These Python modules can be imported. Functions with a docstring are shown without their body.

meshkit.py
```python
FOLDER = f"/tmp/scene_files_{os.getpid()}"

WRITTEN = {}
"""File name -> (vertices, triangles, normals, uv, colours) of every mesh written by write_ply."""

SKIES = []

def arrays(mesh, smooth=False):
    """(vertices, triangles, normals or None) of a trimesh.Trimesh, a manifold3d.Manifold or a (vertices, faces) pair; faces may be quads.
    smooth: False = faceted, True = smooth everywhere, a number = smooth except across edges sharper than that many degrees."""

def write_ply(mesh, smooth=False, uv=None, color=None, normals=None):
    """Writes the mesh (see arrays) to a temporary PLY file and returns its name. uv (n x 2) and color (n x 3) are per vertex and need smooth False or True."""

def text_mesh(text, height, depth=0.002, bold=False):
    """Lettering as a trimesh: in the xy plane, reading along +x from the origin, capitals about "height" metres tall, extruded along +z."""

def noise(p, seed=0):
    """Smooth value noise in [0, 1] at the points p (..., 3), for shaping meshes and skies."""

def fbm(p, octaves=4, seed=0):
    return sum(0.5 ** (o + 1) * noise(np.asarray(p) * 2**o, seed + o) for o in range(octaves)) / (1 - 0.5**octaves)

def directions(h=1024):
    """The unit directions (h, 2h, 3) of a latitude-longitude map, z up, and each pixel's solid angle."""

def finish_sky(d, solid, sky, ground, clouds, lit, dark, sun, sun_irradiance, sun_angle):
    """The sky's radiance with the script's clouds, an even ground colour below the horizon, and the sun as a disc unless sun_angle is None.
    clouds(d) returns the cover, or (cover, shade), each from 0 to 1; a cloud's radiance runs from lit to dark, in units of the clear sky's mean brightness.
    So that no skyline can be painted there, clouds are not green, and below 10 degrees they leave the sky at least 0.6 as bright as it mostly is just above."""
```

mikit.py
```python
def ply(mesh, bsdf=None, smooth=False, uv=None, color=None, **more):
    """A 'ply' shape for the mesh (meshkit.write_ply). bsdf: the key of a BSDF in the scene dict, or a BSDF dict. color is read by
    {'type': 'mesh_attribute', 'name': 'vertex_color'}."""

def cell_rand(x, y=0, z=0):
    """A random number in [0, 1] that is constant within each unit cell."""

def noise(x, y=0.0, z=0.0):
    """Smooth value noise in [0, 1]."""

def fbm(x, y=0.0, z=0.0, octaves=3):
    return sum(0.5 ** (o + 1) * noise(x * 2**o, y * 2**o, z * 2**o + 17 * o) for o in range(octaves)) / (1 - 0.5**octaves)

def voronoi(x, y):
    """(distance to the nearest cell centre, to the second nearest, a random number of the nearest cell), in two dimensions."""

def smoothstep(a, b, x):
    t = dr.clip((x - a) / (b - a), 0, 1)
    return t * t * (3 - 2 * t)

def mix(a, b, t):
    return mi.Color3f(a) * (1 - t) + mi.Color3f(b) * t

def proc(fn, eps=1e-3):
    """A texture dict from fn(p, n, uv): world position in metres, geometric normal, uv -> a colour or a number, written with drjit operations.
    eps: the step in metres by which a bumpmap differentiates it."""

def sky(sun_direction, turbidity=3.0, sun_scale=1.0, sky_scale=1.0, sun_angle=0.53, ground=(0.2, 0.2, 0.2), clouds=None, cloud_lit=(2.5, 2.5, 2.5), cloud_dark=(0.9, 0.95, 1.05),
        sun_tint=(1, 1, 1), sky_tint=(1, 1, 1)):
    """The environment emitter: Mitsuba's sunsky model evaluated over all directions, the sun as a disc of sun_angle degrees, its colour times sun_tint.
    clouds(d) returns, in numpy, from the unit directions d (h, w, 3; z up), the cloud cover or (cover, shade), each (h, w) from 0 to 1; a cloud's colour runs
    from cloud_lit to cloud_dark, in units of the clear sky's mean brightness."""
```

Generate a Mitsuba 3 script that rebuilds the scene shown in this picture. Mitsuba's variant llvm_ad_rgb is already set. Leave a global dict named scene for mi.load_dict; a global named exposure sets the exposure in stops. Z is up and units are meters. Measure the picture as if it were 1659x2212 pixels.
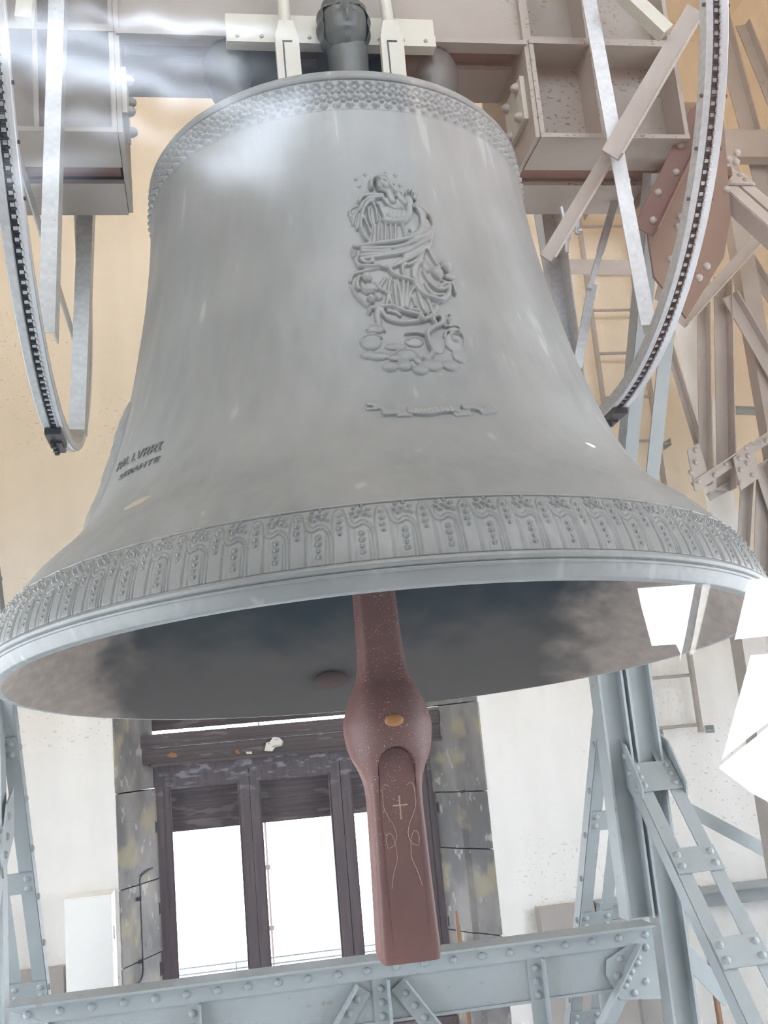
import math, random
import numpy as np, trimesh, drjit as dr
import mitsuba as mi, mikit, meshkit
from mikit import noise, fbm, smoothstep, mix, proc
from shapely.geometry import Polygon, LineString, Point, box as sbox
from shapely.ops import unary_union
from scipy.interpolate import PchipInterpolator
T = mi.ScalarTransform4f
random.seed(7); rng = np.random.default_rng(11)
scene, labels = {}, {}

# ---------------------------------------------------------------- camera, sky, exposure
EYE = np.array([-0.65010762, -3.88145496, -0.2430151]); FL = 2306.768; CX, CY = 829.5, 1106.0
FW = np.array([0.17858508, 0.96172985, 0.20780533]); RT = np.array([0.98257951, -0.16327894, -0.08875522])
UP = np.cross(RT, FW)
scene['camera'] = {'type': 'perspective', 'fov': 2 * math.degrees(math.atan(829.5 / FL)), 'fov_axis': 'x', 'near_clip': 0.02, 'far_clip': 500.0,
                   'to_world': T().look_at(origin=EYE.tolist(), target=(EYE + FW).tolist(), up=UP.tolist())}
exposure = 4.82
SKY = 1.0
scene['sky'] = mikit.sky([-0.35, -0.62, 0.70], turbidity=4.0, sun_scale=0.0, sky_scale=SKY, ground=(0.72, 0.70, 0.67),
                         clouds=lambda d: (0.9 + 0 * d[..., 0], 0.25 * meshkit.fbm(d * 3.0, 3, 5)), cloud_lit=(2.35, 2.5, 2.7), cloud_dark=(1.6, 1.75, 2.0))


def ray(px, py):
    return FW + (px - CX) / FL * RT - (py - CY) / FL * UP


def at(px, py, X=None, Y=None, Z=None):
    """The point of the plane X, Y or Z = const that the photograph shows at this pixel: how places were measured."""
    d = ray(px, py)
    t = (X - EYE[0]) / d[0] if X is not None else (Y - EYE[1]) / d[1] if Y is not None else (Z - EYE[2]) / d[2]
    return EYE + t * d


# ---------------------------------------------------------------- materials
def rgb(r, g, b):
    return {'type': 'rgb', 'value': [r, g, b]}


def pr(color, rough=0.6, bump=None, scale=0.002, eps=1e-3, **kw):
    d = {'type': 'principled', 'base_color': color if isinstance(color, dict) else rgb(*color), 'roughness': rough, **kw}
    if bump is not None:
        d = {'type': 'bumpmap', 'tex': proc(bump, eps), 'scale': 1.0, 'bsdf': d}
    return {'type': 'twosided', 'bsdf': d}


def f_bronze(p, n, uv):
    st = fbm(p.x * 26 + 40, p.y * 26, p.z * 1.1, 2)
    sp = noise(p.x * 240, p.y * 240, p.z * 150)
    big = fbm(p.x * 2.1 + 9, p.y * 2.1, p.z * 1.7, 3)
    c = mix((0.195, 0.208, 0.210), (0.262, 0.274, 0.276), smoothstep(0.25, 0.75, big))
    c = c * (0.92 + 0.16 * st)
    drip = smoothstep(0.70, 0.80, st) * smoothstep(0.45, 0.75, noise(p.x * 40, p.y * 40, p.z * 3.0 + 7)) * 0.35
    c = mix(c, (0.42, 0.45, 0.42), drip)
    return mix(c, (0.46, 0.46, 0.44), smoothstep(0.93, 0.98, sp) * 0.5)


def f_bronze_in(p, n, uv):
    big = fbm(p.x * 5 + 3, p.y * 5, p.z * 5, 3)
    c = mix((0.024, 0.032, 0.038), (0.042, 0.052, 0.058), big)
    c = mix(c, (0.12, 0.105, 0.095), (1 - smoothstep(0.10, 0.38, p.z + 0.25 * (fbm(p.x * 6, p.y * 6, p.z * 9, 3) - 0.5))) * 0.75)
    lip_light = smoothstep(0.86, 1.10, dr.abs(p.x + 0.02) + 0.22 * (fbm(p.x * 7 + 3, p.y * 7, p.z * 12, 3) - 0.5)) * (1 - smoothstep(0.30, 0.46, p.z))  # side light on the inner lip, put into the colour
    c = mix(c, (0.40, 0.34, 0.30), lip_light * (0.6 + 0.4 * fbm(p.x * 25, p.y * 25, p.z * 40, 2)))
    return c


def b_bronze(p, n, uv):
    return 0.0012 * fbm(p.x * 60, p.y * 60, p.z * 30, 2)


def b_rough(p, n, uv):
    return 0.006 * fbm(p.x * 22, p.y * 22, p.z * 22, 3)


def f_plaster(p, n, uv):
    w = smoothstep(-0.6, 2.0, p.z + 0.5 * (fbm(p.x * 0.9, p.y, p.z * 0.9, 3) - 0.5))
    c = mix((0.80, 0.79, 0.765), (0.76, 0.66, 0.515), w)  # cool light below and warm light above are put into the wall colour
    st = fbm(p.x * 7 + 3, p.y * 3, p.z * 0.8, 3)
    c = c * (0.93 + 0.14 * st)
    return mix(c, (0.45, 0.40, 0.33), smoothstep(0.80, 0.95, noise(p.x * 60, p.y * 60, p.z * 60)) * smoothstep(0.55, 0.75, fbm(p.x * 1.3 + 11, p.y, p.z * 1.3, 2)) * 0.5)


def b_plaster(p, n, uv):
    return 0.010 * fbm(p.x * 45, p.y * 45, p.z * 45, 2)


def f_stone(p, n, uv):
    a = fbm(p.x * 4, p.y * 4, p.z * 2.2, 4)
    b = fbm(p.x * 7 + 31, p.y * 7, p.z * 5, 3)
    c = mix((0.15, 0.145, 0.145), (0.27, 0.255, 0.245), smoothstep(0.3, 0.65, a))
    c = mix(c, (0.40, 0.355, 0.22), smoothstep(0.50, 0.75, b) * 0.55)
    return mix(c, (0.52, 0.51, 0.50), smoothstep(0.66, 0.76, fbm(p.x * 20 + 5, p.y * 20, p.z * 11, 3)) * 0.5)


def b_stone(p, n, uv):
    return 0.015 * fbm(p.x * 18, p.y * 18, p.z * 18, 3)


def f_wood(p, n, uv):
    g = fbm(p.x * 3 + 5, p.y * 60, p.z * 70, 3)
    c = mix((0.055, 0.043, 0.045), (0.13, 0.10, 0.10), g)
    return mix(c, (0.25, 0.22, 0.22), smoothstep(0.62, 0.75, fbm(p.x * 8, p.y * 8, p.z * 30 + 3, 2)) * 0.4)


def f_woodv(p, n, uv):
    g = fbm(p.x * 70 + 5, p.y * 60, p.z * 3, 3)
    c = mix((0.06, 0.045, 0.05), (0.13, 0.095, 0.10), g)
    wear = smoothstep(0.50, 0.72, fbm(p.x * 14, p.y * 14, p.z * 26, 3)) * smoothstep(-0.62, -0.30, p.z)
    return mix(c, (0.33, 0.31, 0.345), wear * 0.7 + 0.10)


def f_steel(p, n, uv):
    a = fbm(p.x * 5, p.y * 5, p.z * 5, 3)
    c = mix((0.255, 0.285, 0.292), (0.32, 0.348, 0.355), a)
    return mix(c, (0.26, 0.19, 0.14), smoothstep(0.76, 0.84, fbm(p.x * 26, p.y * 26, p.z * 26, 3)) * 0.6)


def f_frame2(p, n, uv):
    a = fbm(p.x * 4, p.y * 4, p.z * 4, 3)
    return mix((0.30, 0.27, 0.245), (0.38, 0.345, 0.315), a)


def f_yoke(p, n, uv):
    a = fbm(p.x * 4, p.y * 4, p.z * 4, 3)
    c = mix((0.26, 0.235, 0.21), (0.315, 0.29, 0.26), a)
    sp = noise(p.x * 75, p.y * 75, p.z * 75) * 0.6 + noise(p.x * 160, p.y * 160, p.z * 160) * 0.4
    rust = smoothstep(0.66, 0.74, sp) * smoothstep(0.6, 0.8, p.x) * smoothstep(0.35, 0.6, fbm(p.x * 5 + 2, p.y * 5, p.z * 5, 2))
    return mix(c, (0.16, 0.10, 0.055), rust * 0.85 * smoothstep(0.5, 0.9, -n.y))


def f_galv(p, n, uv):
    a = noise(p.x * 70, p.y * 70, p.z * 70)
    c = mix((0.39, 0.41, 0.42), (0.48, 0.495, 0.505), a)
    return mix(c, (0.32, 0.27, 0.22), smoothstep(0.90, 0.96, noise(p.x * 130, p.y * 130, p.z * 90)) * 0.6)


def f_clap(p, n, uv):
    a = fbm(p.x * 9, p.y * 9, p.z * 4, 3)
    c = mix((0.10, 0.042, 0.038), (0.16, 0.075, 0.06), a)
    return mix(c, (0.36, 0.30, 0.24), smoothstep(0.80, 0.9, noise(p.x * 330, p.y * 330, p.z * 210)) * smoothstep(0.45, 0.6, fbm(p.x * 8 + 3, p.y * 3, p.z * 2.2, 2)) * 0.8)


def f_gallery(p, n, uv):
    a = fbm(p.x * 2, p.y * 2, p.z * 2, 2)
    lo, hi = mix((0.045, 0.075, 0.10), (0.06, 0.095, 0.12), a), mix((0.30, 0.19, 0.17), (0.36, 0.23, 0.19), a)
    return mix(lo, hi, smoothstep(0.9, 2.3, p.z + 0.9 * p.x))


def f_floor(p, n, uv):
    return mix((0.33, 0.34, 0.34), (0.46, 0.465, 0.46), fbm(p.x * 3, p.y * 3, p.z * 3, 4))


def f_cloth(p, n, uv):  # pale blots painted on the sheet stand for blurred reflected light
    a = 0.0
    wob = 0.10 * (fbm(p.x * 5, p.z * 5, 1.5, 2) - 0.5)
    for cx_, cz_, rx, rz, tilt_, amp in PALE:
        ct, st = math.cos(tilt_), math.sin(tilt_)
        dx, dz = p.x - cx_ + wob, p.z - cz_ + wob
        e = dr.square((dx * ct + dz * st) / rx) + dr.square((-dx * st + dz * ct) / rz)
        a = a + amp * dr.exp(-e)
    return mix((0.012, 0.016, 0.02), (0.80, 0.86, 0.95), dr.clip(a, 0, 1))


PALE = []


def f_drop(p, n, uv):
    return mix((0.72, 0.71, 0.66), (0.45, 0.42, 0.38), smoothstep(0.55, 0.7, noise(p.x * 45, p.y * 45, p.z * 45)))


M = {}


def mat(name, d):
    scene['mat_' + name] = d
    M[name] = 'mat_' + name


mat('bronze', pr(proc(f_bronze), 0.46, b_bronze, metallic=0.14, specular=0.5))
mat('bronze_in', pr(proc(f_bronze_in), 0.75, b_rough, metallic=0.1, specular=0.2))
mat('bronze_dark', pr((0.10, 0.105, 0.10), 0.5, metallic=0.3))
mat('bronze_rust', pr((0.075, 0.045, 0.036), 0.7))
mat('bronze_pale', pr((0.34, 0.345, 0.33), 0.5, metallic=0.2))
mat('bronze_mid', pr((0.135, 0.14, 0.14), 0.5, metallic=0.2))
mat('worn', pr((0.46, 0.42, 0.35), 0.3, metallic=0.4))
mat('near_white', pr((0.95, 0.94, 0.92), 0.25, metallic=0.2))
mat('plaster', pr(proc(f_plaster), 0.95, b_plaster))
mat('stone', pr(proc(f_stone), 0.9, b_stone))
mat('wood', pr(proc(f_wood), 0.75))
mat('woodv', pr(proc(f_woodv), 0.7))
mat('steel', pr(proc(f_steel), 0.5))
mat('steel_tan', pr(proc(f_frame2), 0.5))
mat('yoke', pr(proc(f_yoke), 0.5))
mat('cream', pr((0.47, 0.46, 0.40), 0.5))
mat('galv', pr(proc(f_galv), 0.42, metallic=0.35))
mat('bright_rail', pr((0.56, 0.58, 0.61), 0.35, metallic=0.45))
mat('brown', pr((0.13, 0.065, 0.05), 0.6))
mat('brown_plate', pr((0.17, 0.105, 0.072), 0.55))
mat('chain', pr((0.03, 0.028, 0.03), 0.4, metallic=0.3))
mat('chain_pin', pr((0.42, 0.44, 0.46), 0.3, metallic=0.6))
mat('clapper', pr(proc(f_clap), 0.55))
mat('rust', pr((0.30, 0.13, 0.04), 0.6))
mat('scratch', pr((0.33, 0.24, 0.19), 0.6))
mat('white', pr((0.80, 0.80, 0.78), 0.5))
mat('grey_wall', pr((0.36, 0.33, 0.31), 0.9))
mat('dark', pr((0.05, 0.05, 0.055), 0.6))
mat('pole', pr((0.30, 0.17, 0.10), 0.6))
mat('pole_pale', pr((0.45, 0.36, 0.34), 0.6))
mat('floor', pr(proc(f_floor), 0.85))
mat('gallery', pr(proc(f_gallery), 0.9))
mat('gallery_red', pr((0.62, 0.17, 0.05), 0.7))
mat('light_trim', pr((0.75, 0.72, 0.66), 0.6))
mat('dropping', pr(proc(f_drop), 0.9))
scene['mat_cloth'] = {'type': 'principledthin', 'base_color': proc(f_cloth), 'roughness': 0.9, 'diff_trans': 1.4, 'spec_trans': 0.0}
M['cloth'] = 'mat_cloth'
scene['mat_strip_sheet'] = {'type': 'principledthin', 'base_color': rgb(0.9, 0.87, 0.78), 'roughness': 0.9, 'diff_trans': 1.3}
M['strip_sheet'] = 'mat_strip_sheet'
scene['mat_pane'] = {'type': 'thindielectric', 'int_ior': 1.9}
M['pane'] = 'mat_pane'


# ---------------------------------------------------------------- helpers
def numbered(name):
    if name not in scene and not any(k.startswith(name + '__') for k in scene):
        return name
    i = 1
    while f'{name}_{i:03d}' in scene or any(k.startswith(f'{name}_{i:03d}__') for k in scene):
        i += 1
    return f'{name}_{i:03d}'


_count = {}


def key_for(full):
    n = _count.get(full, 0)
    _count[full] = n + 1
    return full if n == 0 else f'{full}_{n:03d}'


_roots = {}


def thing(name, label, cat, group=None):
    k = key_for(name)
    labels[k] = {'label': label, 'category': cat}
    if group:
        labels[k]['group'] = group
    return k


def struct(name, label=None):
    labels[name] = {'kind': 'structure'}
    if label:
        labels[name]['label'] = label
    return name


def part(root, name, mesh, m, smooth=False, label=None, kind=None, to_world=None, raw=None):
    k = key_for(f'{root}__{name}') if name else root
    d = dict(raw) if raw is not None else mikit.ply(mesh, M[m], smooth)
    if to_world is not None:
        d['to_world'] = to_world
    scene[k] = d
    if label or kind:
        labels.setdefault(k, {})
        if label: labels[k]['label'] = label
        if kind: labels[k]['kind'] = kind
    return k


def cat(*ms):
    ms = [m for x in ms for m in (x if isinstance(x, (list, tuple)) else [x])]
    return trimesh.util.concatenate(ms)


def prism(profile, p0, p1, xdir, holes=()):
    """profile: 2D polygon (along xdir, and along cross) swept straight from p0 to p1."""
    p0, p1 = np.asarray(p0, float), np.asarray(p1, float)
    w = p1 - p0; L = np.linalg.norm(w); w = w / L
    x = np.asarray(xdir, float); x = x - w * (x @ w); x /= np.linalg.norm(x)
    y = np.cross(w, x)
    poly = profile if isinstance(profile, Polygon) else Polygon(profile)
    m = trimesh.creation.extrude_polygon(poly, L, engine='earcut')
    A = np.eye(4); A[:3, 0], A[:3, 1], A[:3, 2], A[:3, 3] = x, y, w, p0
    m.apply_transform(A)
    return m


def rect(w, h, cx=0, cy=0, ch=0.0):
    b = sbox(cx - w / 2, cy - h / 2, cx + w / 2, cy + h / 2)
    return b if ch <= 0 else b.buffer(-ch).buffer(ch, quad_segs=2)


def bar(p0, p1, w, h, xdir=(1, 0, 0), ch=0.0):
    return prism(rect(w, h, ch=ch), p0, p1, xdir)


def ang(p0, p1, w, h, t, xdir, sx=1, sy=1):
    """an angle iron: legs w along xdir*sx and h along the cross direction*sy."""
    pts = [(0, 0), (w, 0), (w, t), (t, t), (t, h), (0, h)]
    return prism(Polygon([(a * sx, b * sy) for a, b in pts]).buffer(0), p0, p1, xdir)


def chan(p0, p1, w, h, t, xdir, s=1):
    """a channel: web w wide across xdir, flanges h deep to the side s of the cross direction."""
    pts = [(-w / 2, 0), (w / 2, 0), (w / 2, h), (w / 2 - t, h), (w / 2 - t, t), (-w / 2 + t, t), (-w / 2 + t, h), (-w / 2, h)]
    return prism(Polygon([(a, b * s) for a, b in pts]).buffer(0), p0, p1, xdir)


def ibeam(p0, p1, w, h, t, xdir):
    """web along xdir's cross... w = web width along xdir, h = flange width."""
    poly = unary_union([sbox(-w / 2, -t / 2, w / 2, t / 2), sbox(-w / 2, -h / 2, -w / 2 + t, h / 2), sbox(w / 2 - t, -h / 2, w / 2, h / 2)])
    return prism(poly, p0, p1, xdir)


def bx(x0, x1, y0, y1, z0, z1):
    m = trimesh.creation.box(extents=(x1 - x0, y1 - y0, z1 - z0))
    m.apply_translation(((x0 + x1) / 2, (y0 + y1) / 2, (z0 + z1) / 2))
    return m


def plate(pts, normal, thick):
    """a flat plate through 3D points of one plane, with thickness along normal."""
    pts = np.asarray(pts, float); n = np.asarray(normal, float); n /= np.linalg.norm(n)
    x = pts[1] - pts[0]; x -= n * (x @ n); x /= np.linalg.norm(x); y = np.cross(n, x)
    q = (pts - pts[0]) @ np.stack([x, y], 1)
    m = trimesh.creation.extrude_polygon(Polygon(q).buffer(0), thick, engine='earcut')
    A = np.eye(4); A[:3, 0], A[:3, 1], A[:3, 2], A[:3, 3] = x, y, n, pts[0]
    m.apply_transform(A)
    return m


def tube(pts, radii, sides=8):
    p = np.asarray(pts, float); n = len(p)
    r = np.broadcast_to(np.asarray(radii, float), (n,))
    t = np.gradient(p, axis=0); t /= np.linalg.norm(t, axis=1, keepdims=True) + 1e-12
    a = np.cross(t[0], [0, 0, 1.0] if abs(t[0][2]) < 0.9 else [1.0, 0, 0]); a /= np.linalg.norm(a)
    A = []
    for i in range(n):
        a = a - t[i] * (a @ t[i]); a /= np.linalg.norm(a); A.append(a.copy())
    A = np.array(A); B = np.cross(t, A)
    th = np.arange(sides) * 2 * np.pi / sides
    v = p[:, None] + r[:, None, None] * (np.cos(th)[None, :, None] * A[:, None] + np.sin(th)[None, :, None] * B[:, None])
    v = v.reshape(-1, 3); f = []
    for i in range(n - 1):
        for j in range(sides):
            a0, b0 = i * sides + j, i * sides + (j + 1) % sides
            f += [(a0, b0, b0 + sides), (a0, b0 + sides, a0 + sides)]
    v = np.vstack([v, p[0], p[-1]]); c0, c1 = n * sides, n * sides + 1
    for j in range(sides):
        f += [(c0, (j + 1) % sides, j), (c1, (n - 1) * sides + j, (n - 1) * sides + (j + 1) % sides)]
    return trimesh.Trimesh(v, np.array(f), process=False)


def smooth_path(pts, n=40):
    p = np.asarray(pts, float)
    s = np.r_[0, np.cumsum(np.linalg.norm(np.diff(p, axis=0), axis=1))]
    return np.stack([PchipInterpolator(s, p[:, i])(np.linspace(0, s[-1], n)) for i in range(p.shape[1])], 1)


def dome(r, h, n=8):
    """a rivet head on the xy plane, rising along +z."""
    rings = [(r, -0.002), (r, 0.0), (r * 0.86, h * 0.55), (r * 0.5, h * 0.9)]
    v, f = [], []
    for rr, z in rings:
        v += [(rr * math.cos(2 * math.pi * k / n), rr * math.sin(2 * math.pi * k / n), z) for k in range(n)]
    v.append((0, 0, h))
    for i in range(len(rings) - 1):
        for k in range(n):
            a, b = i * n + k, i * n + (k + 1) % n
            f += [(a, b, b + n), (a, b + n, a + n)]
    for k in range(n):
        f.append(((len(rings) - 1) * n + k, (len(rings) - 1) * n + (k + 1) % n, len(rings) * n))
    return trimesh.Trimesh(np.array(v), np.array(f), process=False)


def frame_to(p, z, x=None):
    z = np.asarray(z, float); z = z / np.linalg.norm(z)
    x = np.asarray(x if x is not None else ([1, 0, 0] if abs(z[0]) < 0.9 else [0, 1, 0]), float)
    x = x - z * (x @ z); x /= np.linalg.norm(x)
    A = np.eye(4); A[:3, 0], A[:3, 1], A[:3, 2], A[:3, 3] = x, np.cross(z, x), z, p
    return T(A.tolist())


RIVET = mikit.ply(dome(0.017, 0.012), M['steel'], True)
RIVET_TAN = {**RIVET, 'bsdf': {'type': 'ref', 'id': M['steel_tan']}}


def rivet(root, p, n, tan=False):
    part(root, 'rivet', None, None, raw=RIVET_TAN if tan else RIVET, to_world=frame_to(p, n))


# ---------------------------------------------------------------- room shell
FZ = -2.45
YB, YF, XL, XR, ZT = 3.0, -3.30, -2.75, 3.6, 4.9


def wall_mesh(poly, thick, kind, pos):
    m = trimesh.creation.extrude_polygon(poly, thick, engine='earcut')
    A = np.eye(4)
    if kind == 'y':      # poly in (x, z); thickness towards +y from pos
        A[:3, 0], A[:3, 1], A[:3, 2] = [1, 0, 0], [0, 0, 1], [0, -1, 0]
        A[:3, 3] = [0, pos + thick, 0]
    else:                # poly in (y, z); thickness towards +x from pos
        A[:3, 0], A[:3, 1], A[:3, 2] = [0, 1, 0], [0, 0, 1], [1, 0, 0]
        A[:3, 3] = [pos, 0, 0]
    m.apply_transform(A)
    return m


BAY0, BAY1, BAYT, BAYB = -1.177, 1.127, 1.35, -2.1
wp = sbox(XL - 0.6, FZ - 0.2, XR + 0.6, ZT + 0.2).difference(sbox(BAY0 - 0.0, BAYB, BAY1 + 0.0, BAYT))
part(struct('wall_back'), '', wall_mesh(wp, 0.62, 'y', YB), 'plaster')
side_open = unary_union([sbox(-2.3, -1.7, -0.2, 2.0), sbox(0.5, -1.6, 2.0, 1.6)])
part(struct('wall_left'), '', wall_mesh(sbox(YF, FZ - 0.2, YB, ZT + 0.2).difference(sbox(-2.5, -2.2, 1.2, 0.5)), 0.6, 'x', XL - 0.6), 'plaster')
part(struct('wall_right'), '', wall_mesh(sbox(YF, FZ - 0.2, YB, ZT + 0.2).difference(unary_union([sbox(-2.9, -2.3, 1.3, 0.8), sbox(-1.2, 2.9, 0.5, 3.9)])), 0.6, 'x', XR), 'plaster')  # the upper opening is added to throw a glare on the bell
PX0, PX1, PZ0, PZ1 = -1.62, 0.42, -1.15, 1.12
front_open = unary_union([sbox(PX0, PZ0, PX1, PZ1), sbox(0.95, -0.7, 3.2, 2.5), sbox(-2.55, -2.0, -2.05, 1.6), sbox(-2.5, 2.5, 3.2, 4.45)])
part(struct('wall_front'), '', wall_mesh(sbox(XL - 0.6, FZ - 0.2, XR + 0.6, ZT + 0.2).difference(front_open), 0.12, 'y', YF - 0.12), 'plaster')
part(struct('floor'), '', bx(XL - 0.6, XR + 0.6, YF, YB + 0.6, FZ - 0.2, FZ), 'floor')
part(struct('ceiling'), '', bx(XL - 0.6, XR + 0.6, YF, YB + 0.6, ZT, ZT + 0.2), 'plaster')

# ---- the viewing gallery on the near side of the glass (seen as reflections in it)
GY = -6.1
pz = YF - 0.06          # plane of the pane


def mirrored(px, py):
    """where the line of sight of this pixel, reflected by the pane, meets the gallery's back wall."""
    d = ray(px, py); t = (pz - EYE[1]) / d[1]; q = EYE + t * d
    d2 = d * [1, -1, 1]; s = (GY - q[1]) / d2[1]
    r = q + s * d2
    return (r[0], r[2])


op1 = Polygon([mirrored(*q) for q in [(1376, 1267), (1516, 1257), (1495, 1370), (1478, 1446), (1466, 1446), (1470, 1412), (1460, 1392), (1408, 1395), (1396, 1350), (1385, 1310)]])
op2 = Polygon([mirrored(*q) for q in [(1618, 1248), (1800, 1236), (1800, 1358), (1592, 1381), (1578, 1436), (1574, 1436)]])
op3 = Polygon([mirrored(*q) for q in [(1622, 1414), (1860, 1395), (1860, 1790), (1720, 1765), (1625, 1714), (1554, 1660)]])
# reflected glow painted on the added sheet: centre, size, tilt, how pale
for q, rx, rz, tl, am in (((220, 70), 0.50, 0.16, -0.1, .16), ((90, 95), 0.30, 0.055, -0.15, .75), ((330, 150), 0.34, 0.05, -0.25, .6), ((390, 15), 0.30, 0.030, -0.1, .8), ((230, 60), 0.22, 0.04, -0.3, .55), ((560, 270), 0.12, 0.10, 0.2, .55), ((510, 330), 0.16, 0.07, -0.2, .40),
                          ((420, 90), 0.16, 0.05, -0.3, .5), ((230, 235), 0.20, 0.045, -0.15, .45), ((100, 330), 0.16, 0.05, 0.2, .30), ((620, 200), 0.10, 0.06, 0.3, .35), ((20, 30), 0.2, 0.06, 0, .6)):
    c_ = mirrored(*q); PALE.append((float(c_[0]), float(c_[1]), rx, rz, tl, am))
opc = sbox(mirrored(-60, 0)[0], mirrored(0, 560)[1], mirrored(860, 0)[0], mirrored(300, -60)[1])
op1b = Polygon([mirrored(*q) for q in [(1517, 1258), (1548, 1256), (1512, 1411), (1487, 1418), (1497, 1370)]]).buffer(-0.002)
gal = sbox(-2.9, FZ - 0.2, 2.9, 3.0).difference(unary_union([op1.buffer(0), op1b, op2.buffer(0), op3.buffer(0), opc]))
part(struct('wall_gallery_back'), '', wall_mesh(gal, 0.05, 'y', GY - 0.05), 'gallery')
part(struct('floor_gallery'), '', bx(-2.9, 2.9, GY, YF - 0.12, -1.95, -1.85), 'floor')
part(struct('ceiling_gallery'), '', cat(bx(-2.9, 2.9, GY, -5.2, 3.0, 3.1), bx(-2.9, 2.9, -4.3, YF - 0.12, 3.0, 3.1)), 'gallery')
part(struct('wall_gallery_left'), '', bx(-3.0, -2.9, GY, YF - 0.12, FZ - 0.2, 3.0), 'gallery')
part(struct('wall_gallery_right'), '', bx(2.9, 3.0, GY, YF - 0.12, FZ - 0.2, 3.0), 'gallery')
gb0, gb1 = mirrored(1552, 1657), mirrored(1760, 1488)
part('wall_gallery_back', 'glazing_bar', tube([(gb0[0], GY - 0.02, gb0[1]), (gb1[0], GY - 0.02, gb1[1])], 0.006, 8), 'gallery')
pp_ = [mirrored(*q) for q in [(1517, 1258), (1548, 1256), (1512, 1411), (1487, 1418), (1497, 1370)]]
bl_ = plate([(x, GY - 0.035, z) for x, z in pp_], (0, 1, 0), 0.001)  # translucent strip added for the half-bright band in the reflection
q0_ = bl_.vertices; part('wall_gallery_back', 'added_strip', trimesh.Trimesh(np.array([(x, GY - 0.035, z) for x, z in pp_]), np.array([[0, 1, 2], [0, 2, 4], [2, 3, 4]]), process=False), 'strip_sheet')
w2 = struct('window_2')
fr = sbox(PX0, PZ0, PX1, PZ1).difference(sbox(PX0 + 0.05, PZ0 + 0.05, PX1 - 0.05, PZ1 - 0.05))
part(w2, 'frame', wall_mesh(fr, 0.06, 'y', pz - 0.03), 'steel')
pane = trimesh.Trimesh(np.array([[PX0 + 0.04, pz, PZ0 + 0.04], [PX1 - 0.04, pz, PZ0 + 0.04], [PX1 - 0.04, pz, PZ1 - 0.04], [PX0 + 0.04, pz, PZ1 - 0.04]]), np.array([[0, 1, 2], [0, 2, 3]]), process=False)
part(w2, 'pane', pane, 'pane')
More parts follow.
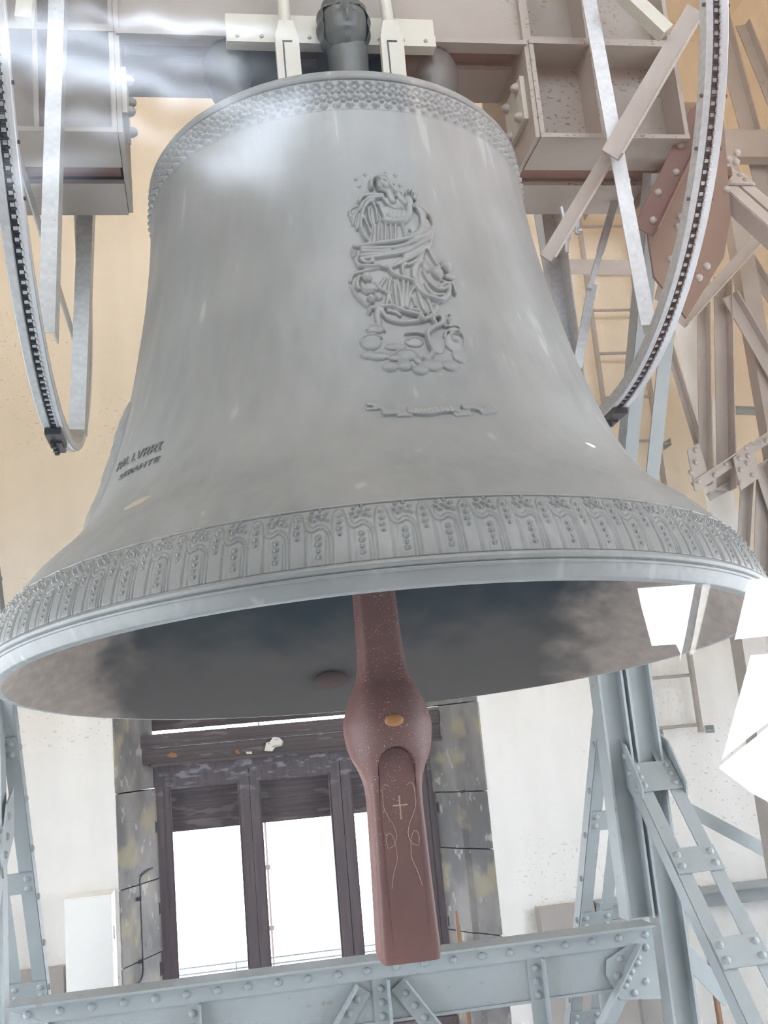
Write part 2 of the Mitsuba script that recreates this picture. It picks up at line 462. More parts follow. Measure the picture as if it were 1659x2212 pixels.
g = opc.bounds
nx, nz = 60, 30
xs, zs = np.meshgrid(np.linspace(g[0] - 0.05, g[2] + 0.05, nx), np.linspace(g[1] - 0.05, g[3] + 0.05, nz))
yy = GY - 0.09 + 0.015 * np.sin(xs * 31 + 2 * np.sin(zs * 5))
V = np.stack([xs, yy, zs], -1).reshape(-1, 3)
i, j = np.meshgrid(np.arange(nz - 1), np.arange(nx - 1), indexing='ij'); q = (i * nx + j).ravel()
cl = trimesh.Trimesh(V, np.vstack([np.stack([q, q + 1, q + nx + 1], 1), np.stack([q, q + nx + 1, q + nx], 1)]), process=False)
ck = thing('added_sheet', 'added white sheet painted with pale blots for the blurred reflection at the upper left', 'added_sheet')
part(ck, '', cl, 'cloth', True)

# ---------------------------------------------------------------- back window: stone bay, frame, beams
wall = 'wall_back'
YW = 3.45
FX0, FX1 = -0.99, 0.914


def stone_reveal(s):
    """splayed stone jamb in courses; s=-1 left, 1 right"""
    xa, xb = (BAY0, FX0) if s < 0 else (BAY1, FX1)
    zs_ = [BAYB, -1.42, -0.98, -0.42, 0.12, 0.7, BAYT] if s < 0 else [BAYB, -1.5, -0.98, -0.62, -0.05, 0.6, BAYT]
    for k in range(len(zs_) - 1):
        z0, z1 = zs_[k] + 0.004, zs_[k + 1] - 0.004
        j = rng.normal(0, 0.006)
        nose = 0.0
        pts = [(xa - s * 0.0, YB - 0.012 + j * 0.5), (xb - s * 0.02 + j, YW - 0.0), (xb - s * 0.02 + j, YW + 0.16), (xb + s * 0.35, YW + 0.16), (xa + s * 0.02, YB + 0.02)]
        if s > 0:
            pts = [(xa, YB - 0.012 + j * 0.5), (xa - 0.10, YB + 0.17 + j), (xa - 0.135, YB + 0.20 + j), (xb - 0.03 + j, YW), (xb - 0.03 + j, YW + 0.16), (xb + 0.35, YW + 0.16), (xa + 0.02, YB + 0.02)]
        m = trimesh.creation.extrude_polygon(Polygon(pts).buffer(-0.004).buffer(0.004, quad_segs=1), z1 - z0, engine='earcut')
        m.apply_translation((0, 0, z0))
        part(wall, 'stone_block', m, 'stone')


stone_reveal(-1)
stone_reveal(1)
part(wall, 'lintel', bx(BAY0, BAY1, YB + 0.03, YW + 0.16, 0.9, BAYT), 'stone')

w1 = struct('window_1')
WT, WB = -0.28, -2.08


def zbar(name, x0, x1, y0, y1, z0, z1, m='woodv'):
    mm = bx(x0, x1, y0, y1, z0, z1)
    return part(w1, name, mm, m)


zbar('top_rail', FX0 + 0.02, FX1 - 0.02, YW, YW + 0.10, -0.345, WT)
zbar('stile', FX0 + 0.02, FX0 + 0.075, YW, YW + 0.10, WB, -0.345)
zbar('stile', FX1 - 0.07, FX1 - 0.02, YW, YW + 0.10, WB, -0.345)
zbar('sill', FX0 + 0.02, FX1 - 0.02, YW - 0.02, YW + 0.12, WB - 0.02, WB + 0.05)
# casements: each a frame of four members, its own part
cas = [(-0.915, -0.357), (-0.355, 0.250), (0.254, 0.842)]
for a, b in cas:
    o = sbox(a, WB + 0.05, b, -0.345)
    inn = sbox(a + 0.06, WB + 0.13, b - 0.064, -0.425)
    if a < -0.9:
        inn = sbox(a + 0.035, WB + 0.13, b - 0.064, -0.425)
    k = part(w1, 'casement', wall_mesh(o.difference(inn), 0.06, 'y', YW + 0.015), 'woodv')
    part(k, 'glass_bead', wall_mesh(inn.difference(inn.buffer(-0.012, join_style=2)), 0.03, 'y', YW + 0.03), 'woodv')
for x, z in ((FX0 + 0.012, -0.66), (FX0 + 0.012, -1.16), (FX0 + 0.012, -1.52), (FX1 - 0.012, -0.72), (FX1 - 0.012, -1.45)):
    part(w1, 'hinge', cat(bx(x - 0.014, x + 0.014, YW - 0.022, YW, z - 0.03, z + 0.03), tube([(x, YW - 0.018, z - 0.04), (x, YW - 0.018, z + 0.04)], 0.009, 6)), 'dark')
# boards of the shutter hanging outside the upper lights
for z0, z1 in ((-0.563, -0.36), (-0.715, -0.564)):
    part(w1, 'shutter_board', bx(FX0 + 0.05, FX1 - 0.05, YW + 0.17, YW + 0.195, z0, z1), 'wood')
for z0, z1, y in ((at(520, 1563, Y=3.52)[2], 0.203, 3.52), (0.203, 0.452, 3.525), (0.452, 0.702, 3.52), (0.702, 0.92, 3.525)):
    part(w1, 'shutter_board', bx(FX0 - 0.0, FX1 + 0.0, y, y + 0.03, z0, z1), 'wood')
# heavy planks across the top of the casements
bt = thing('timber_beam', 'dark weathered timber beam laid across the top of the window frame', 'beam')
part(bt, 'plank', bx(-1.045, 0.93, 3.30, 3.44, -0.163, -0.078), 'wood')
part(bt, 'plank', bx(-1.035, 0.93, 3.312, 3.44, -0.262, -0.1645), 'wood')
part(bt, 'ledge', bx(-0.98, 0.93, 3.29, 3.47, -0.282, -0.262), 'wood')


def flake(pts_px, Y, thick=0.006, m='dropping'):
    return plate([at(x, y, Y=Y) for x, y in pts_px][::-1], (0, -1, 0), thick)


part(bt, 'paint_patch', flake([(571, 1622), (575, 1604), (583, 1602), (590, 1592), (604, 1594), (612, 1602), (609, 1611), (594, 1615), (588, 1623)], 3.30), 'dropping', label='pale dried splash on the beam')
part(bt, 'paint_fleck', flake([(360, 1633), (368, 1625), (380, 1627), (383, 1634), (372, 1637)], 3.314), 'rust', label='reddish fleck')
part(bt, 'paint_fleck', flake([(507, 1620), (514, 1620), (520, 1629), (510, 1628)], 3.314), 'rust')
part(bt, 'paint_fleck', flake([(530, 1624), (543, 1623), (545, 1629), (533, 1629)], 3.314), 'dropping')

# outside: a scaffold pole and rails on the balcony beyond the window
sp = thing('scaffold_pole', 'thin reddish pole standing outside behind the middle window light', 'pole')
part(sp, 'tube', tube([(-0.245, 3.95, -2.35), (-0.245, 3.95, 0.6)], 0.008, 8), 'pole_pale')
part(sp, 'clamp', bx(-0.262, -0.228, 3.935, 3.965, -1.05, -1.02), 'pole_pale')
part(sp, 'clamp', bx(-0.262, -0.228, 3.935, 3.965, -1.45, -1.42), 'pole_pale')
rl = thing('balcony_railing', 'grey metal railing outside below the window lights', 'railing')
for z in (-1.625, -1.665):
    part(rl, 'rail', tube([(-1.5, 3.93, z), (1.5, 3.93, z)], 0.006, 6), 'steel')
for x in (-1.3, -0.5, 0.5, 1.3):
    part(rl, 'post', tube([(x, 3.93, -2.45), (x, 3.93, -1.625)], 0.006, 6), 'steel')
part(struct('floor_balcony'), '', bx(-2.2, 2.2, 3.62, 4.3, FZ - 0.2, FZ), 'floor')

# cabinet, conduit, cable, poles and grey panels on the back wall
cb = thing('electric_cabinet', 'plain white metal cabinet on the wall left of the window', 'cabinet')
cbm = trimesh.creation.extrude_polygon(rect(0.262, 0.27, ch=0.008), 0.72, engine='earcut'); cbm.apply_translation((-1.335, 2.862, -1.685))
part(cb, 'body', cbm, 'white')
part(cb, 'door', bx(-1.462, -1.208, 2.715, 2.728, -1.66, -0.972), 'white')
part(cb, 'side_label', bx(-1.2045, -1.2025, 2.80, 2.84, -1.22, -1.15), 'brown')
cd = thing('conduit_pipe', 'thin dark conduit bent down the stone reveal left of the window', 'pipe')
c0 = [(-1.02, 3.34, -0.905), (-1.075, 3.22, -0.925), (-1.092, 3.19, -0.94), (-1.095, 3.185, -0.97), (-1.095, 3.185, -1.48), (-1.11, 3.15, -1.53), (-1.16, 3.0, -1.55)]
part(cd, 'tube', tube(smooth_path(c0, 40), 0.007, 7), 'dark')
part(cd, 'tube', tube(smooth_path([np.array(p) + (0.022, 0.03, 0.0) for p in c0], 40), 0.006, 7), 'dark')
for z in (-1.06, -1.42):
    part(cd, 'clip', bx(-1.125, -1.065, 3.165, 3.23, z - 0.01, z + 0.01), 'dark')
cab = thing('electric_cable', 'dark cable hooked and running down the stone right of the window', 'cable')
cpx = [(995, 1712), (1008, 1708), (1018, 1716), (1022, 1735), (1026, 1765), (1032, 1820), (1040, 1890), (1049, 1990), (1056, 2060)]
part(cab, 'wire', tube(smooth_path([at(x, y, Y=3.16) for x, y in cpx], 50), 0.006, 7), 'dark')
part(cab, 'clip', bx(*np.ravel([[c - 0.014, c + 0.014] for c in at(1025, 1752, Y=3.165)])), 'dark')


def rod_thing(name, label, cat_, a, b, r, m):
    k = thing(name, label, cat_)
    v = (np.asarray(b) - a); n = 12
    pts = [np.asarray(a) + v * t for t in np.linspace(0, 1, n)]
    rr = np.full(n, r); rr[-1] = r * 0.55
    part(k, 'shaft', tube(pts, rr, 10), m, 40)
    return k


b0 = at(985, 1968, Y=3.0); k = rod_thing('wooden_pole', 'wooden broom handle leaning in the corner right of the window frame', 'pole', (b0[0] - 0.02, 2.80, FZ + 0.02), b0, 0.014, 'pole')
part(k, 'foot', bx(b0[0] - 0.05, b0[0] + 0.01, 2.77, 2.83, FZ, FZ + 0.04), 'dark')
b1 = at(1508, 1912, Y=2.74); b2 = at(1556, 2212, Y=2.62); b2 = b1 + (b2 - b1) * ((FZ + 0.02 - b1[2]) / (b2[2] - b1[2]))
k = rod_thing('wooden_pole', 'wooden handle standing behind the right trestle leg', 'pole', b2, b1, 0.018, 'pole')
part(k, 'foot', bx(b2[0] - 0.04, b2[0] + 0.04, b2[1] - 0.04, b2[1] + 0.04, FZ, FZ + 0.04), 'dark')
d0 = struct('trim_1'); part(d0, '', bx(-1.95, -1.50, 2.90, 3.0, FZ, -1.355), 'grey_wall')
d1 = struct('trim_2'); part(d1, '', bx(1.362, 1.72, 2.90, 3.0, FZ, -1.355), 'grey_wall')
d2 = thing('wall_beam', 'dark steel beam running along the wall behind the right trestle', 'beam')
part(d2, 'flange', bx(1.73, 3.55, 2.82, 2.99, -1.375, -1.355), 'steel')
part(d2, 'web', bx(1.73, 3.55, 2.90, 2.93, -1.47, -1.375), 'steel')
part(d2, 'post', bx(1.80, 1.88, 2.88, 2.96, FZ, -1.47), 'steel')
part(d2, 'post', bx(3.3, 3.38, 2.88, 2.96, FZ, -1.47), 'steel')

# ladder on the back wall
ld = thing('wall_ladder', 'tall narrow steel ladder fixed to the back wall right of the bell', 'ladder')
LX0, LX1, LYY = 2.24, 2.60, 2.90
for x in (LX0, LX1):
    part(ld, 'rail', bx(x - 0.012, x + 0.012, LYY - 0.02, LYY + 0.02, -0.38, 4.3), 'steel_tan')
zz = -0.33
n_r = 0
while zz < 4.2:
    part(ld, 'rung', tube([(LX0 - 0.01, LYY, zz), (LX1 + 0.01, LYY, zz)], 0.011, 8), 'steel_tan', True)
    zz += 0.327
for z in (-0.36, 1.62, 3.4):
    for x in (LX0, LX1):
        part(ld, 'bracket', cat(bx(x + 0.012, x + 0.09, LYY - 0.02, LYY + 0.02, z - 0.015, z - 0.009), bx(x + 0.084, x + 0.09, LYY - 0.02, YB, z - 0.03, z + 0.02)), 'steel')

# ---------------------------------------------------------------- trestles and girder
YC = 1.05
STEEL = 'steel'


def leg_pt(z):
    return np.array([0, 2.0 - (z + 1.4) * 0.643, z])


def lattice_leg(root, name, xc, hw, p_top, p_bot, side, battens, wide=0.062, thick=0.008, m=STEEL):
    """two angle irons hw either side of the leg's middle, tied by riveted batten plates on the face side"""
    a, b = np.array(p_top), np.array(p_bot)
    a[0] = b[0] = xc
    d = (b - a) / np.linalg.norm(b - a)
    nrm = np.cross(d, [1, 0, 0]); nrm /= np.linalg.norm(nrm)
    if nrm[1] > 0: nrm = -nrm           # outward, towards the viewer
    out = []
    for s in (-1, 1):
        o = np.array([s * hw, 0, 0])
        # flange in the face plane, other leg running back
        m1 = prism(sbox(-wide / 2, -thick / 2, wide / 2, thick / 2), a + o - [s * wide / 2, 0, 0], b + o - [s * wide / 2, 0, 0], (1, 0, 0))
        m2 = prism(sbox(-thick / 2, -wide * 0.6, thick / 2, wide * 0.6), a + o - nrm * wide * 0.6, b + o - nrm * wide * 0.6, (1, 0, 0))
        out.append(part(root, name, cat(m1, m2), m))
    L = np.linalg.norm(b - a)
    for t, h in battens:
        c = a + d * t * L + nrm * (thick)
        k = part(root, name + '_batten', plate([c + [-hw, 0, 0] - d * h / 2, c + [hw, 0, 0] - d * h / 2, c + [hw, 0, 0] + d * h / 2, c + [-hw, 0, 0] + d * h / 2], nrm, 0.008), m)
        nr = 3 if h > 0.14 else 2
        for s in (-1, 1):
            for j in range(nr):
                q = c + [s * (hw - 0.028), 0, 0] + d * h * ((j + 0.5) / nr - 0.5) * 0.95 + nrm * 0.008
                rivet(k, q, nrm, m != STEEL)
    return d, nrm


def trestle(s, xc, label):
    r = thing('support_trestle', label, 'trestle', 'trestles carrying the bell')
    top, bot = leg_pt(1.93), leg_pt(FZ + 0.02)
    L = np.linalg.norm(top - bot)
    tz = lambda z: (1.93 - z) / (1.93 - FZ - 0.02)
    lattice_leg(r, 'rear_leg', xc - 0.0, 0.088, top, bot, s, [(tz(z), 0.115) for z in (0.72, -0.13, -0.74, -1.28, -1.85)])
    # front leg (towards the viewer's side of the axle), its foot outside the frame
    fp, fq = at(1478, 300, X=1.70), at(1720, 512, X=1.70)
    fp, fq = fp * [s, 1, 1], fq * [s, 1, 1]
    if s < 0:
        fp[0] -= 0.15; fq[0] -= 0.15
    fd = (fq - fp) / np.linalg.norm(fq - fp); fe = fp + fd * ((FZ + 0.02 - fp[2]) / fd[2]); fe[0] = fp[0]
    fe = fp + fd * ((-3.12 - fp[1]) / fd[1]); fe[0] = fp[0]
    lattice_leg(r, 'front_leg', fp[0], 0.07, fp, fe, s, [(t, 0.12) for t in (0.1, 0.3, 0.5, 0.7, 0.9)], m='steel_tan')
    FOOT = fe
    # raking strut from the post forward and down
    p = lambda z: np.array([0, 0.991 + (z + 0.528) * 0.898, z])
    a, b = p(-0.36), p(-2.43)
    tq = lambda z: (-0.36 - z) / (2.07)
    lattice_leg(r, 'raking_strut', xc + s * 0.05, 0.105, a, b, s, [(tq(-0.528), 0.165), (tq(-0.874), 0.125), (tq(-1.20), 0.135), (tq(-1.62), 0.12)])
    # the post: two rolled sections side by side
    for x0 in ((xc - 0.085, xc + 0.062) if s > 0 else (xc - 0.17, xc - 0.023)):
        for z0, z1 in ((-1.15 if s > 0 and x0 < xc else FZ, 0.42),):
            part(r, 'post', ibeam((x0, YC + 0.05, z0), (x0, YC + 0.05, z1), 0.128, 0.12, 0.012, (1, 0, 0)), STEEL)
    for sx in (-1, 1):
        x = xc + s * 0.05 + sx * 0.108
        gp = [(x, 1.04, -0.37), (x, 1.20, -0.30), (x, 1.20, -0.50), (x, 0.93, -0.66), (x, 0.90, -0.56)]
        part(r, 'gusset', plate(gp if sx > 0 else gp, (1, 0, 0), 0.008), STEEL)
        k = r + '__gusset' if (r + '__gusset') in scene else r
        for q in ((1.06, -0.42), (1.02, -0.50), (0.97, -0.57)):
            rivet(r, (x + (0.008 if sx > 0 else 0.0), q[0], q[1]), (sx, 0, 0))
    part(r, 'foot_plate', bx(xc - 0.2, xc + 0.2, 2.4, 2.95, FZ, FZ + 0.02), STEEL)
    part(r, 'wall_bracket', bx(FOOT[0] - 0.15, FOOT[0] + 0.15, -3.298, -3.14, FOOT[2] - 0.15, FOOT[2] + 0.1), STEEL)
    # bearing seat and bearing housing at the top
    part(r, 'cap_plate', bx(min(xc - s * 0.03, xc + s * 0.28), max(xc - s * 0.03, xc + s * 0.28), -0.13, 0.24, 1.93, 1.97), 'brown_plate')
    bh = trimesh.creation.cylinder(0.13, 0.2, sections=40); bh.apply_transform(trimesh.transformations.rotation_matrix(math.pi / 2, [0, 1, 0])); bh.apply_translation((xc + s * 0.12, 0, 2.20))
    part(r, 'bearing', cat(bh, bx(xc + s * 0.12 - 0.1, xc + s * 0.12 + 0.1, -0.13, 0.2, 1.97, 2.10)), 'brown_plate', 35)
    # rear rivets along the outer flange
    for z in np.arange(-2.2, 1.2, 0.23):
        q = leg_pt(z); q[0] = xc - s * 0.088
        rivet(r, q + [-s * 0.004, 0.03, 0], (-s, 0, 0))
    return r


trestle(1, 1.375, 'pale blue riveted steel trestle to the right of the bell')
trestle(-1, -1.545, 'pale blue riveted steel trestle at the left edge of the photo')

gr = thing('cross_girder', 'pale blue riveted girder crossing in front of the window below the clapper', 'girder')
GX0, GX1, GZT, GH, GYF = -1.47, 1.29, -1.150, 0.265, 0.96
part(gr, 'web', bx(GX0, GX1, GYF, GYF + 0.012, GZT - GH, GZT - 0.002), STEEL)
part(gr, 'top_flange', cat(bx(GX0, GX1, GYF - 0.075, GYF + 0.09, GZT - 0.010, GZT)), STEEL)
part(gr, 'flange_angle', bx(GX0, GX1, GYF - 0.018, GYF - 0.0005, GZT - 0.085, GZT - 0.010), STEEL)
part(gr, 'bottom_edge', bx(GX0, GX1, GYF - 0.012, GYF - 0.0005, GZT - GH, GZT - GH + 0.012), STEEL)
for i in range(22):
    x = GX0 + 0.07 + i * 0.1265
    if x < GX1 - 0.02:
        rivet(gr, (x, GYF - 0.018, GZT - 0.047), (0, -1, 0))
for x in (-0.745, 0.045, 0.735):
    k = part(gr, 'stiffener', cat(bx(x - 0.035, x + 0.035, GYF - 0.010, GYF - 0.001, FZ if abs(x) < 0.1 else -1.75, GZT - 0.086), bx(x + 0.027, x + 0.035, GYF - 0.055, GYF - 0.010, FZ if abs(x) < 0.1 else -1.75, GZT - 0.086)), STEEL)
    for z in (-0.125, -0.18, -0.235):
        rivet(k, (x, GYF - 0.010, GZT + z), (0, -1, 0))
for (xa, za, xb, zb_) in ((-0.03, -0.115, -0.92, -1.3), (0.12, -0.115, 0.95, -1.3), (1.24, -0.10, 0.35, -1.3)):
    pa, pb = np.array([xa, GYF - 0.010, GZT + za]), np.array([xb, GYF - 0.010, GZT + zb_])
    d = (pb - pa) / np.linalg.norm(pb - pa)
    k = part(gr, 'diagonal_brace', cat(bar(pa, pb, 0.075, 0.008, np.cross(d, [0, 1, 0])), prism(sbox(-0.004, -0.03, 0.004, 0.03), pa + np.cross(d, [0, 1, 0]) * 0.034 * (1 if d[0] > 0 else -1) - [0, 0.03, 0], pb + np.cross(d, [0, 1, 0]) * 0.034 * (1 if d[0] > 0 else -1) - [0, 0.03, 0], np.cross(d, [0, 1, 0]))), STEEL)
    for t in (0.05, 0.115, 0.18):
        rivet(k, pa + d * t - [0, 0.004, 0], (0, -1, 0))
gp = [(1.05, GYF - 0.013, GZT - 0.19), (1.06, GYF - 0.013, GZT - 0.13), (1.16, GYF - 0.013, GZT - 0.085), (1.29, GYF - 0.013, GZT - 0.02), (1.29, GYF - 0.013, GZT - 0.32), (1.10, GYF - 0.013, GZT - 0.30)]
k = part(gr, 'gusset', plate(gp[::-1], (0, -1, 0), 0.006), STEEL)
for x, z in ((1.12, -0.13), (1.10, -0.2), (1.15, -0.22), (1.20, -0.16), (1.25, -0.1), (1.23, -0.24), (1.17, -0.28)):
    rivet(k, (x, GYF - 0.019, GZT + z), (0, -1, 0))
gp = [(-1.47, GYF - 0.013, GZT - 0.02), (-1.32, GYF - 0.013, GZT - 0.085), (-1.2, GYF - 0.013, GZT - 0.3), (-1.47, GYF - 0.013, GZT - 0.34)]
part(gr, 'gusset', plate(gp[::-1], (0, -1, 0), 0.006), STEEL)

# low braces and machinery behind the right trestle
br = thing('floor_brace', 'dark steel strut rising from behind the right trestle towards the right edge', 'brace')
pa, pb = at(1490, 1750, Y=2.2), at(1668, 1845, Y=2.2)
part(br, 'bar', cat(bar(pa, pb, 0.075, 0.010, (0.3, 0, 1)), bar(pa + [0, 0.03, 0.03], pb + [0, 0.03, 0.03], 0.010, 0.06, (0.3, 0, 1))), STEEL)
br = thing('floor_brace', 'dark steel strut falling behind the lower part of the right raking strut', 'brace')
pa, pb = at(1460, 2040, Y=1.5), at(1575, 2160, Y=1.5)
part(br, 'bar', cat(bar(pa, pb, 0.085, 0.010, (1, 0, 1)), bar(pa + [0.03, 0.03, 0.03], pb + [0.03, 0.03, 0.03], 0.010, 0.06, (1, 0, 1))), STEEL)
mt = thing('oil_drum', 'pale blue cylinder with brown knobs standing behind the right girder end', 'drum')
c = at(1352, 2200, Y=1.82)
cy = trimesh.creation.cylinder(0.125, 0.92, sections=48); cy.apply_translation((c[0], 1.82, FZ + 0.46))
part(mt, 'body', cy, STEEL, 40)
cy = trimesh.creation.cylinder(0.09, 0.07, sections=40); cy.apply_translation((c[0], 1.82, FZ + 0.95)); part(mt, 'neck', cy, STEEL, 40)
for dx, dz in ((0.13, -0.0), (0.10, 0.035), (0.115, 0.09), (0.115, 0.14)):
    part(mt, 'knob', tube([(c[0] + dx, 1.78, FZ + 0.84 + dz), (c[0] + dx, 1.70, FZ + 0.84 + dz)], 0.022, 12), 'brown', True)
bl = thing('concrete_block', 'rough grey concrete plinth below the right girder end', 'plinth')
blm = trimesh.creation.extrude_polygon(rect(0.22, 0.36, ch=0.012), 1.0, engine='earcut'); blm.apply_translation((1.42, 1.45, FZ)); part(bl, 'body', blm, 'grey_wall')
part(bl, 'cap', bx(1.30, 1.54, 1.26, 1.64, FZ + 1.0, FZ + 1.03), 'grey_wall')

# ---------------------------------------------------------------- bell
A_T = -0.0786
RX = np.array([[1, 0, 0], [0, math.cos(A_T), -math.sin(A_T)], [0, math.sin(A_T), math.cos(A_T)]]); BC = np.array([-0.013, 0, 2.0])
BW = np.eye(4); BW[:3, :3] = RX; BW[:3, 3] = BC - RX @ [0, 0, 2.0]
zk = [0, .05, .15, .3, .45, .6, .8, 1.0, 1.2, 1.4, 1.6, 1.75, 1.9]
rk = [1.29, 1.312, 1.286, 1.186, 1.036, .947, .879, .829, .791, .759, .737, .728, .719]
PROF = PchipInterpolator(zk, rk, extrapolate=True)


def world(P):
    return np.asarray(P) @ RX.T + (BC - RX @ [0, 0, 2.0])


def hit(pts):
    """pixels -> (angle, height) on the bell's outer face"""
    pts = np.atleast_2d(np.asarray(pts, float))
    d = np.array([ray(x, y) for x, y in pts]); t = np.full(len(pts), 2.2)
    for _ in range(260):
        P = (EYE + t[:, None] * d - BC) @ RX + [0, 0, 2.0]
        gg = np.hypot(P[:, 0], P[:, 1]) - PROF(np.clip(P[:, 2], 0, 1.93))
        t = t + np.clip(gg * 0.6, -0.02, 0.05)
    P = (EYE + t[:, None] * d - BC) @ RX + [0, 0, 2.0]
    return np.stack([np.arctan2(P[:, 0], -P[:, 1]), P[:, 2]], 1)


def surf(th, z, h=0.0):
    """point h outside the bell's face"""
    dz = 1e-3
    r = PROF(z); sl = (PROF(z + dz) - PROF(z - dz)) / (2 * dz)
    nr, nz_ = 1 / np.sqrt(1 + sl * sl), -sl / np.sqrt(1 + sl * sl)
    rr, z2 = r + h * nr, z + h * nz_
    return np.stack([rr * np.sin(th), -rr * np.cos(th), z2 + 0 * th], -1)


bell = thing('bell', 'huge grey bronze bell with a relief figure and ornamented rim', 'bell')


def lathe(prof, n=288):
    prof = np.asarray(prof); th = np.arange(n) * 2 * np.pi / n
    v = np.stack([prof[:, None, 0] * np.sin(th), -prof[:, None, 0] * np.cos(th), prof[:, None, 1] + 0 * th], -1).reshape(-1, 3)
    i, j = np.meshgrid(np.arange(len(prof) - 1), np.arange(n), indexing='ij')
    a, b = i * n + j, i * n + (j + 1) % n
    f = np.vstack([np.stack([a, b, b + n], -1).reshape(-1, 3), np.stack([a, b + n, a + n], -1).reshape(-1, 3)])
    return trimesh.Trimesh(v, f, process=False)


outer = [(PROF(z), z) for z in np.linspace(0.0, 1.9, 130)]
outer = [(1.262, -0.004), (1.284, -0.003)] + outer + [(0.714, 1.915), (0.700, 1.928), (0.675, 1.936), (0.60, 1.94), (0.42, 1.955), (0.40, 1.985), (0.05, 1.99)]
m = lathe(outer); m.vertices = world(m.vertices)
part(bell, 'body', m, 'bronze', 40)
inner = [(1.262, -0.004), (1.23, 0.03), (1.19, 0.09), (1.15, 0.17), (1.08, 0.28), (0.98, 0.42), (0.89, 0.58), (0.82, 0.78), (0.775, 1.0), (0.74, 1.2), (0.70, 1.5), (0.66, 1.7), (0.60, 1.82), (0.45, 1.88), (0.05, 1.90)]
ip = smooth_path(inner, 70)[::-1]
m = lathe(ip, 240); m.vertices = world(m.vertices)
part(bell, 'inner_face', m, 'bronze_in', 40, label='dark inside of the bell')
for nm, z, r in (('shoulder_moulding', 1.885, 0.010), ('frieze_moulding', 0.222, 0.0055), ('rim_moulding', 0.052, 0.009), ('rim_moulding', 0.036, 0.005)):
    th = np.linspace(0, 2 * np.pi, 9)[:-1]
    rr = PROF(z)
    m = lathe([(rr + r * math.cos(t), z + 1.1 * r * math.sin(t)) for t in np.linspace(0, 2 * np.pi, 11)], 288); m.vertices = world(m.vertices)
    part(bell, nm, m, 'bronze', True)


def hf_mesh(TH, Z, H):
    nz_, nt = H.shape
    V = world(surf(TH.ravel(), Z.ravel(), H.ravel()))
    i, j = np.meshgrid(np.arange(nz_ - 1), np.arange(nt - 1), indexing='ij'); q = (i * nt + j).ravel()
    return V, np.vstack([np.stack([q, q + 1, q + nt + 1], 1), np.stack([q, q + nt + 1, q + nt], 1)])


def seg_dist(px, py, a, b):
    dx, dy = b[0] - a[0], b[1] - a[1]; L = dx * dx + dy * dy + 1e-15
    t = np.clip(((px - a[0]) * dx + (py - a[1]) * dy) / L, 0, 1)
    return np.hypot(px - a[0] - t * dx, py - a[1] - t * dy)


# upper frieze: hanging drops and leaves all round the shoulder
NF = 105
th = np.linspace(-np.pi, np.pi, 1681); z = np.linspace(1.748, 1.874, 44)
TH, Z = np.meshgrid(th, z)
U_ = TH * NF / (2 * np.pi); cell = 2 * np.pi * 0.727 / NF
H = np.full(TH.shape, 0.0012)
for (off, zc, r, h) in ((0, 1.768, .0125, .010), (.5, 1.786, .008, .007), (.0, 1.797, .011, .008), (.5, 1.806, .011, .007), (.25, 1.822, .007, .007), (.75, 1.822, .007, .007), (0, 1.832, .010, .006), (.5, 1.838, .010, .007), (0, 1.853, .0145, .010), (.5, 1.862, .008, .006)):
    du = (U_ - off - np.round(U_ - off)) * cell
    q = 1 - (du / r) ** 2 - ((Z - zc) / (r * 0.95)) ** 2
    H = np.maximum(H, 0.0012 + 1.35 * h * np.sqrt(np.clip(q, 0, 1)))
du = (U_ - np.round(U_)) * cell
H -= 0.004 * np.exp(-((du / 0.004) ** 2)) * np.exp(-(((Z - 1.853) / 0.012) ** 2))
H += 0.0016 * (meshkit.noise(np.stack([TH * 60, Z * 110, 0 * Z], -1), 3) - 0.5)
H[0] = H[-1] = -0.002
V, Fc = hf_mesh(TH, Z, H)
part(bell, 'upper_frieze', trimesh.Trimesh(V, Fc, process=False), 'bronze', True, label='band of cast drops and leaves round the shoulder')

# lower frieze: linked arches, one motif repeated all round
NM = 78
wu = 2 * np.pi / NM
u = np.linspace(0, 1, 46); v = np.linspace(0, 1, 64)
UU, VV = np.meshgrid(u, v)
zlo, zhi = 0.060, 0.217
Xm, Ym = UU * wu * 1.26, VV * (zhi - zlo) * 1.06
sx_, sy_ = wu * 1.26, (zhi - zlo) * 1.06
H = np.full(UU.shape, 0.004)
arc = [(.03, -.1), (.03, .74), (.06, .86), (.12, .935), (.2, .96), (.28, .935), (.34, .86), (.37, .74), (.40, .66), (.46, .60), (.55, .575), (.64, .59), (.74, .63), (.84, .61), (.91, .54), (.94, .42), (.945, -.1)]
arc2 = [(.46, .80), (.48, .72), (.53, .665), (.60, .65), (.70, .70), (.80, .70), (.92, .64), (1.0, .50), (1.03, .3), (1.03, -.1)]
lines = [(arc, .0019, .0042), (arc2, .0016, .0035), ([(.37, .70), (.37, -.1)], .0015, .0035), ([(.415, .62), (.415, -.1)], .0012, .003), ([(.54, .55), (.55, -.1)], .0012, .003), ([(.86, .52), (.87, -.1)], .0012, .003)]
for pts, r, dep in lines:
    for off in (-1, 0, 1):
        for a, b in zip(pts[:-1], pts[1:]):
            d = seg_dist(Xm, Ym, ((a[0] + off) * sx_, a[1] * sy_), ((b[0] + off) * sx_, b[1] * sy_))
            H = np.minimum(H, 0.004 - dep * np.clip(1 - (d / r) ** 2, 0, 1))
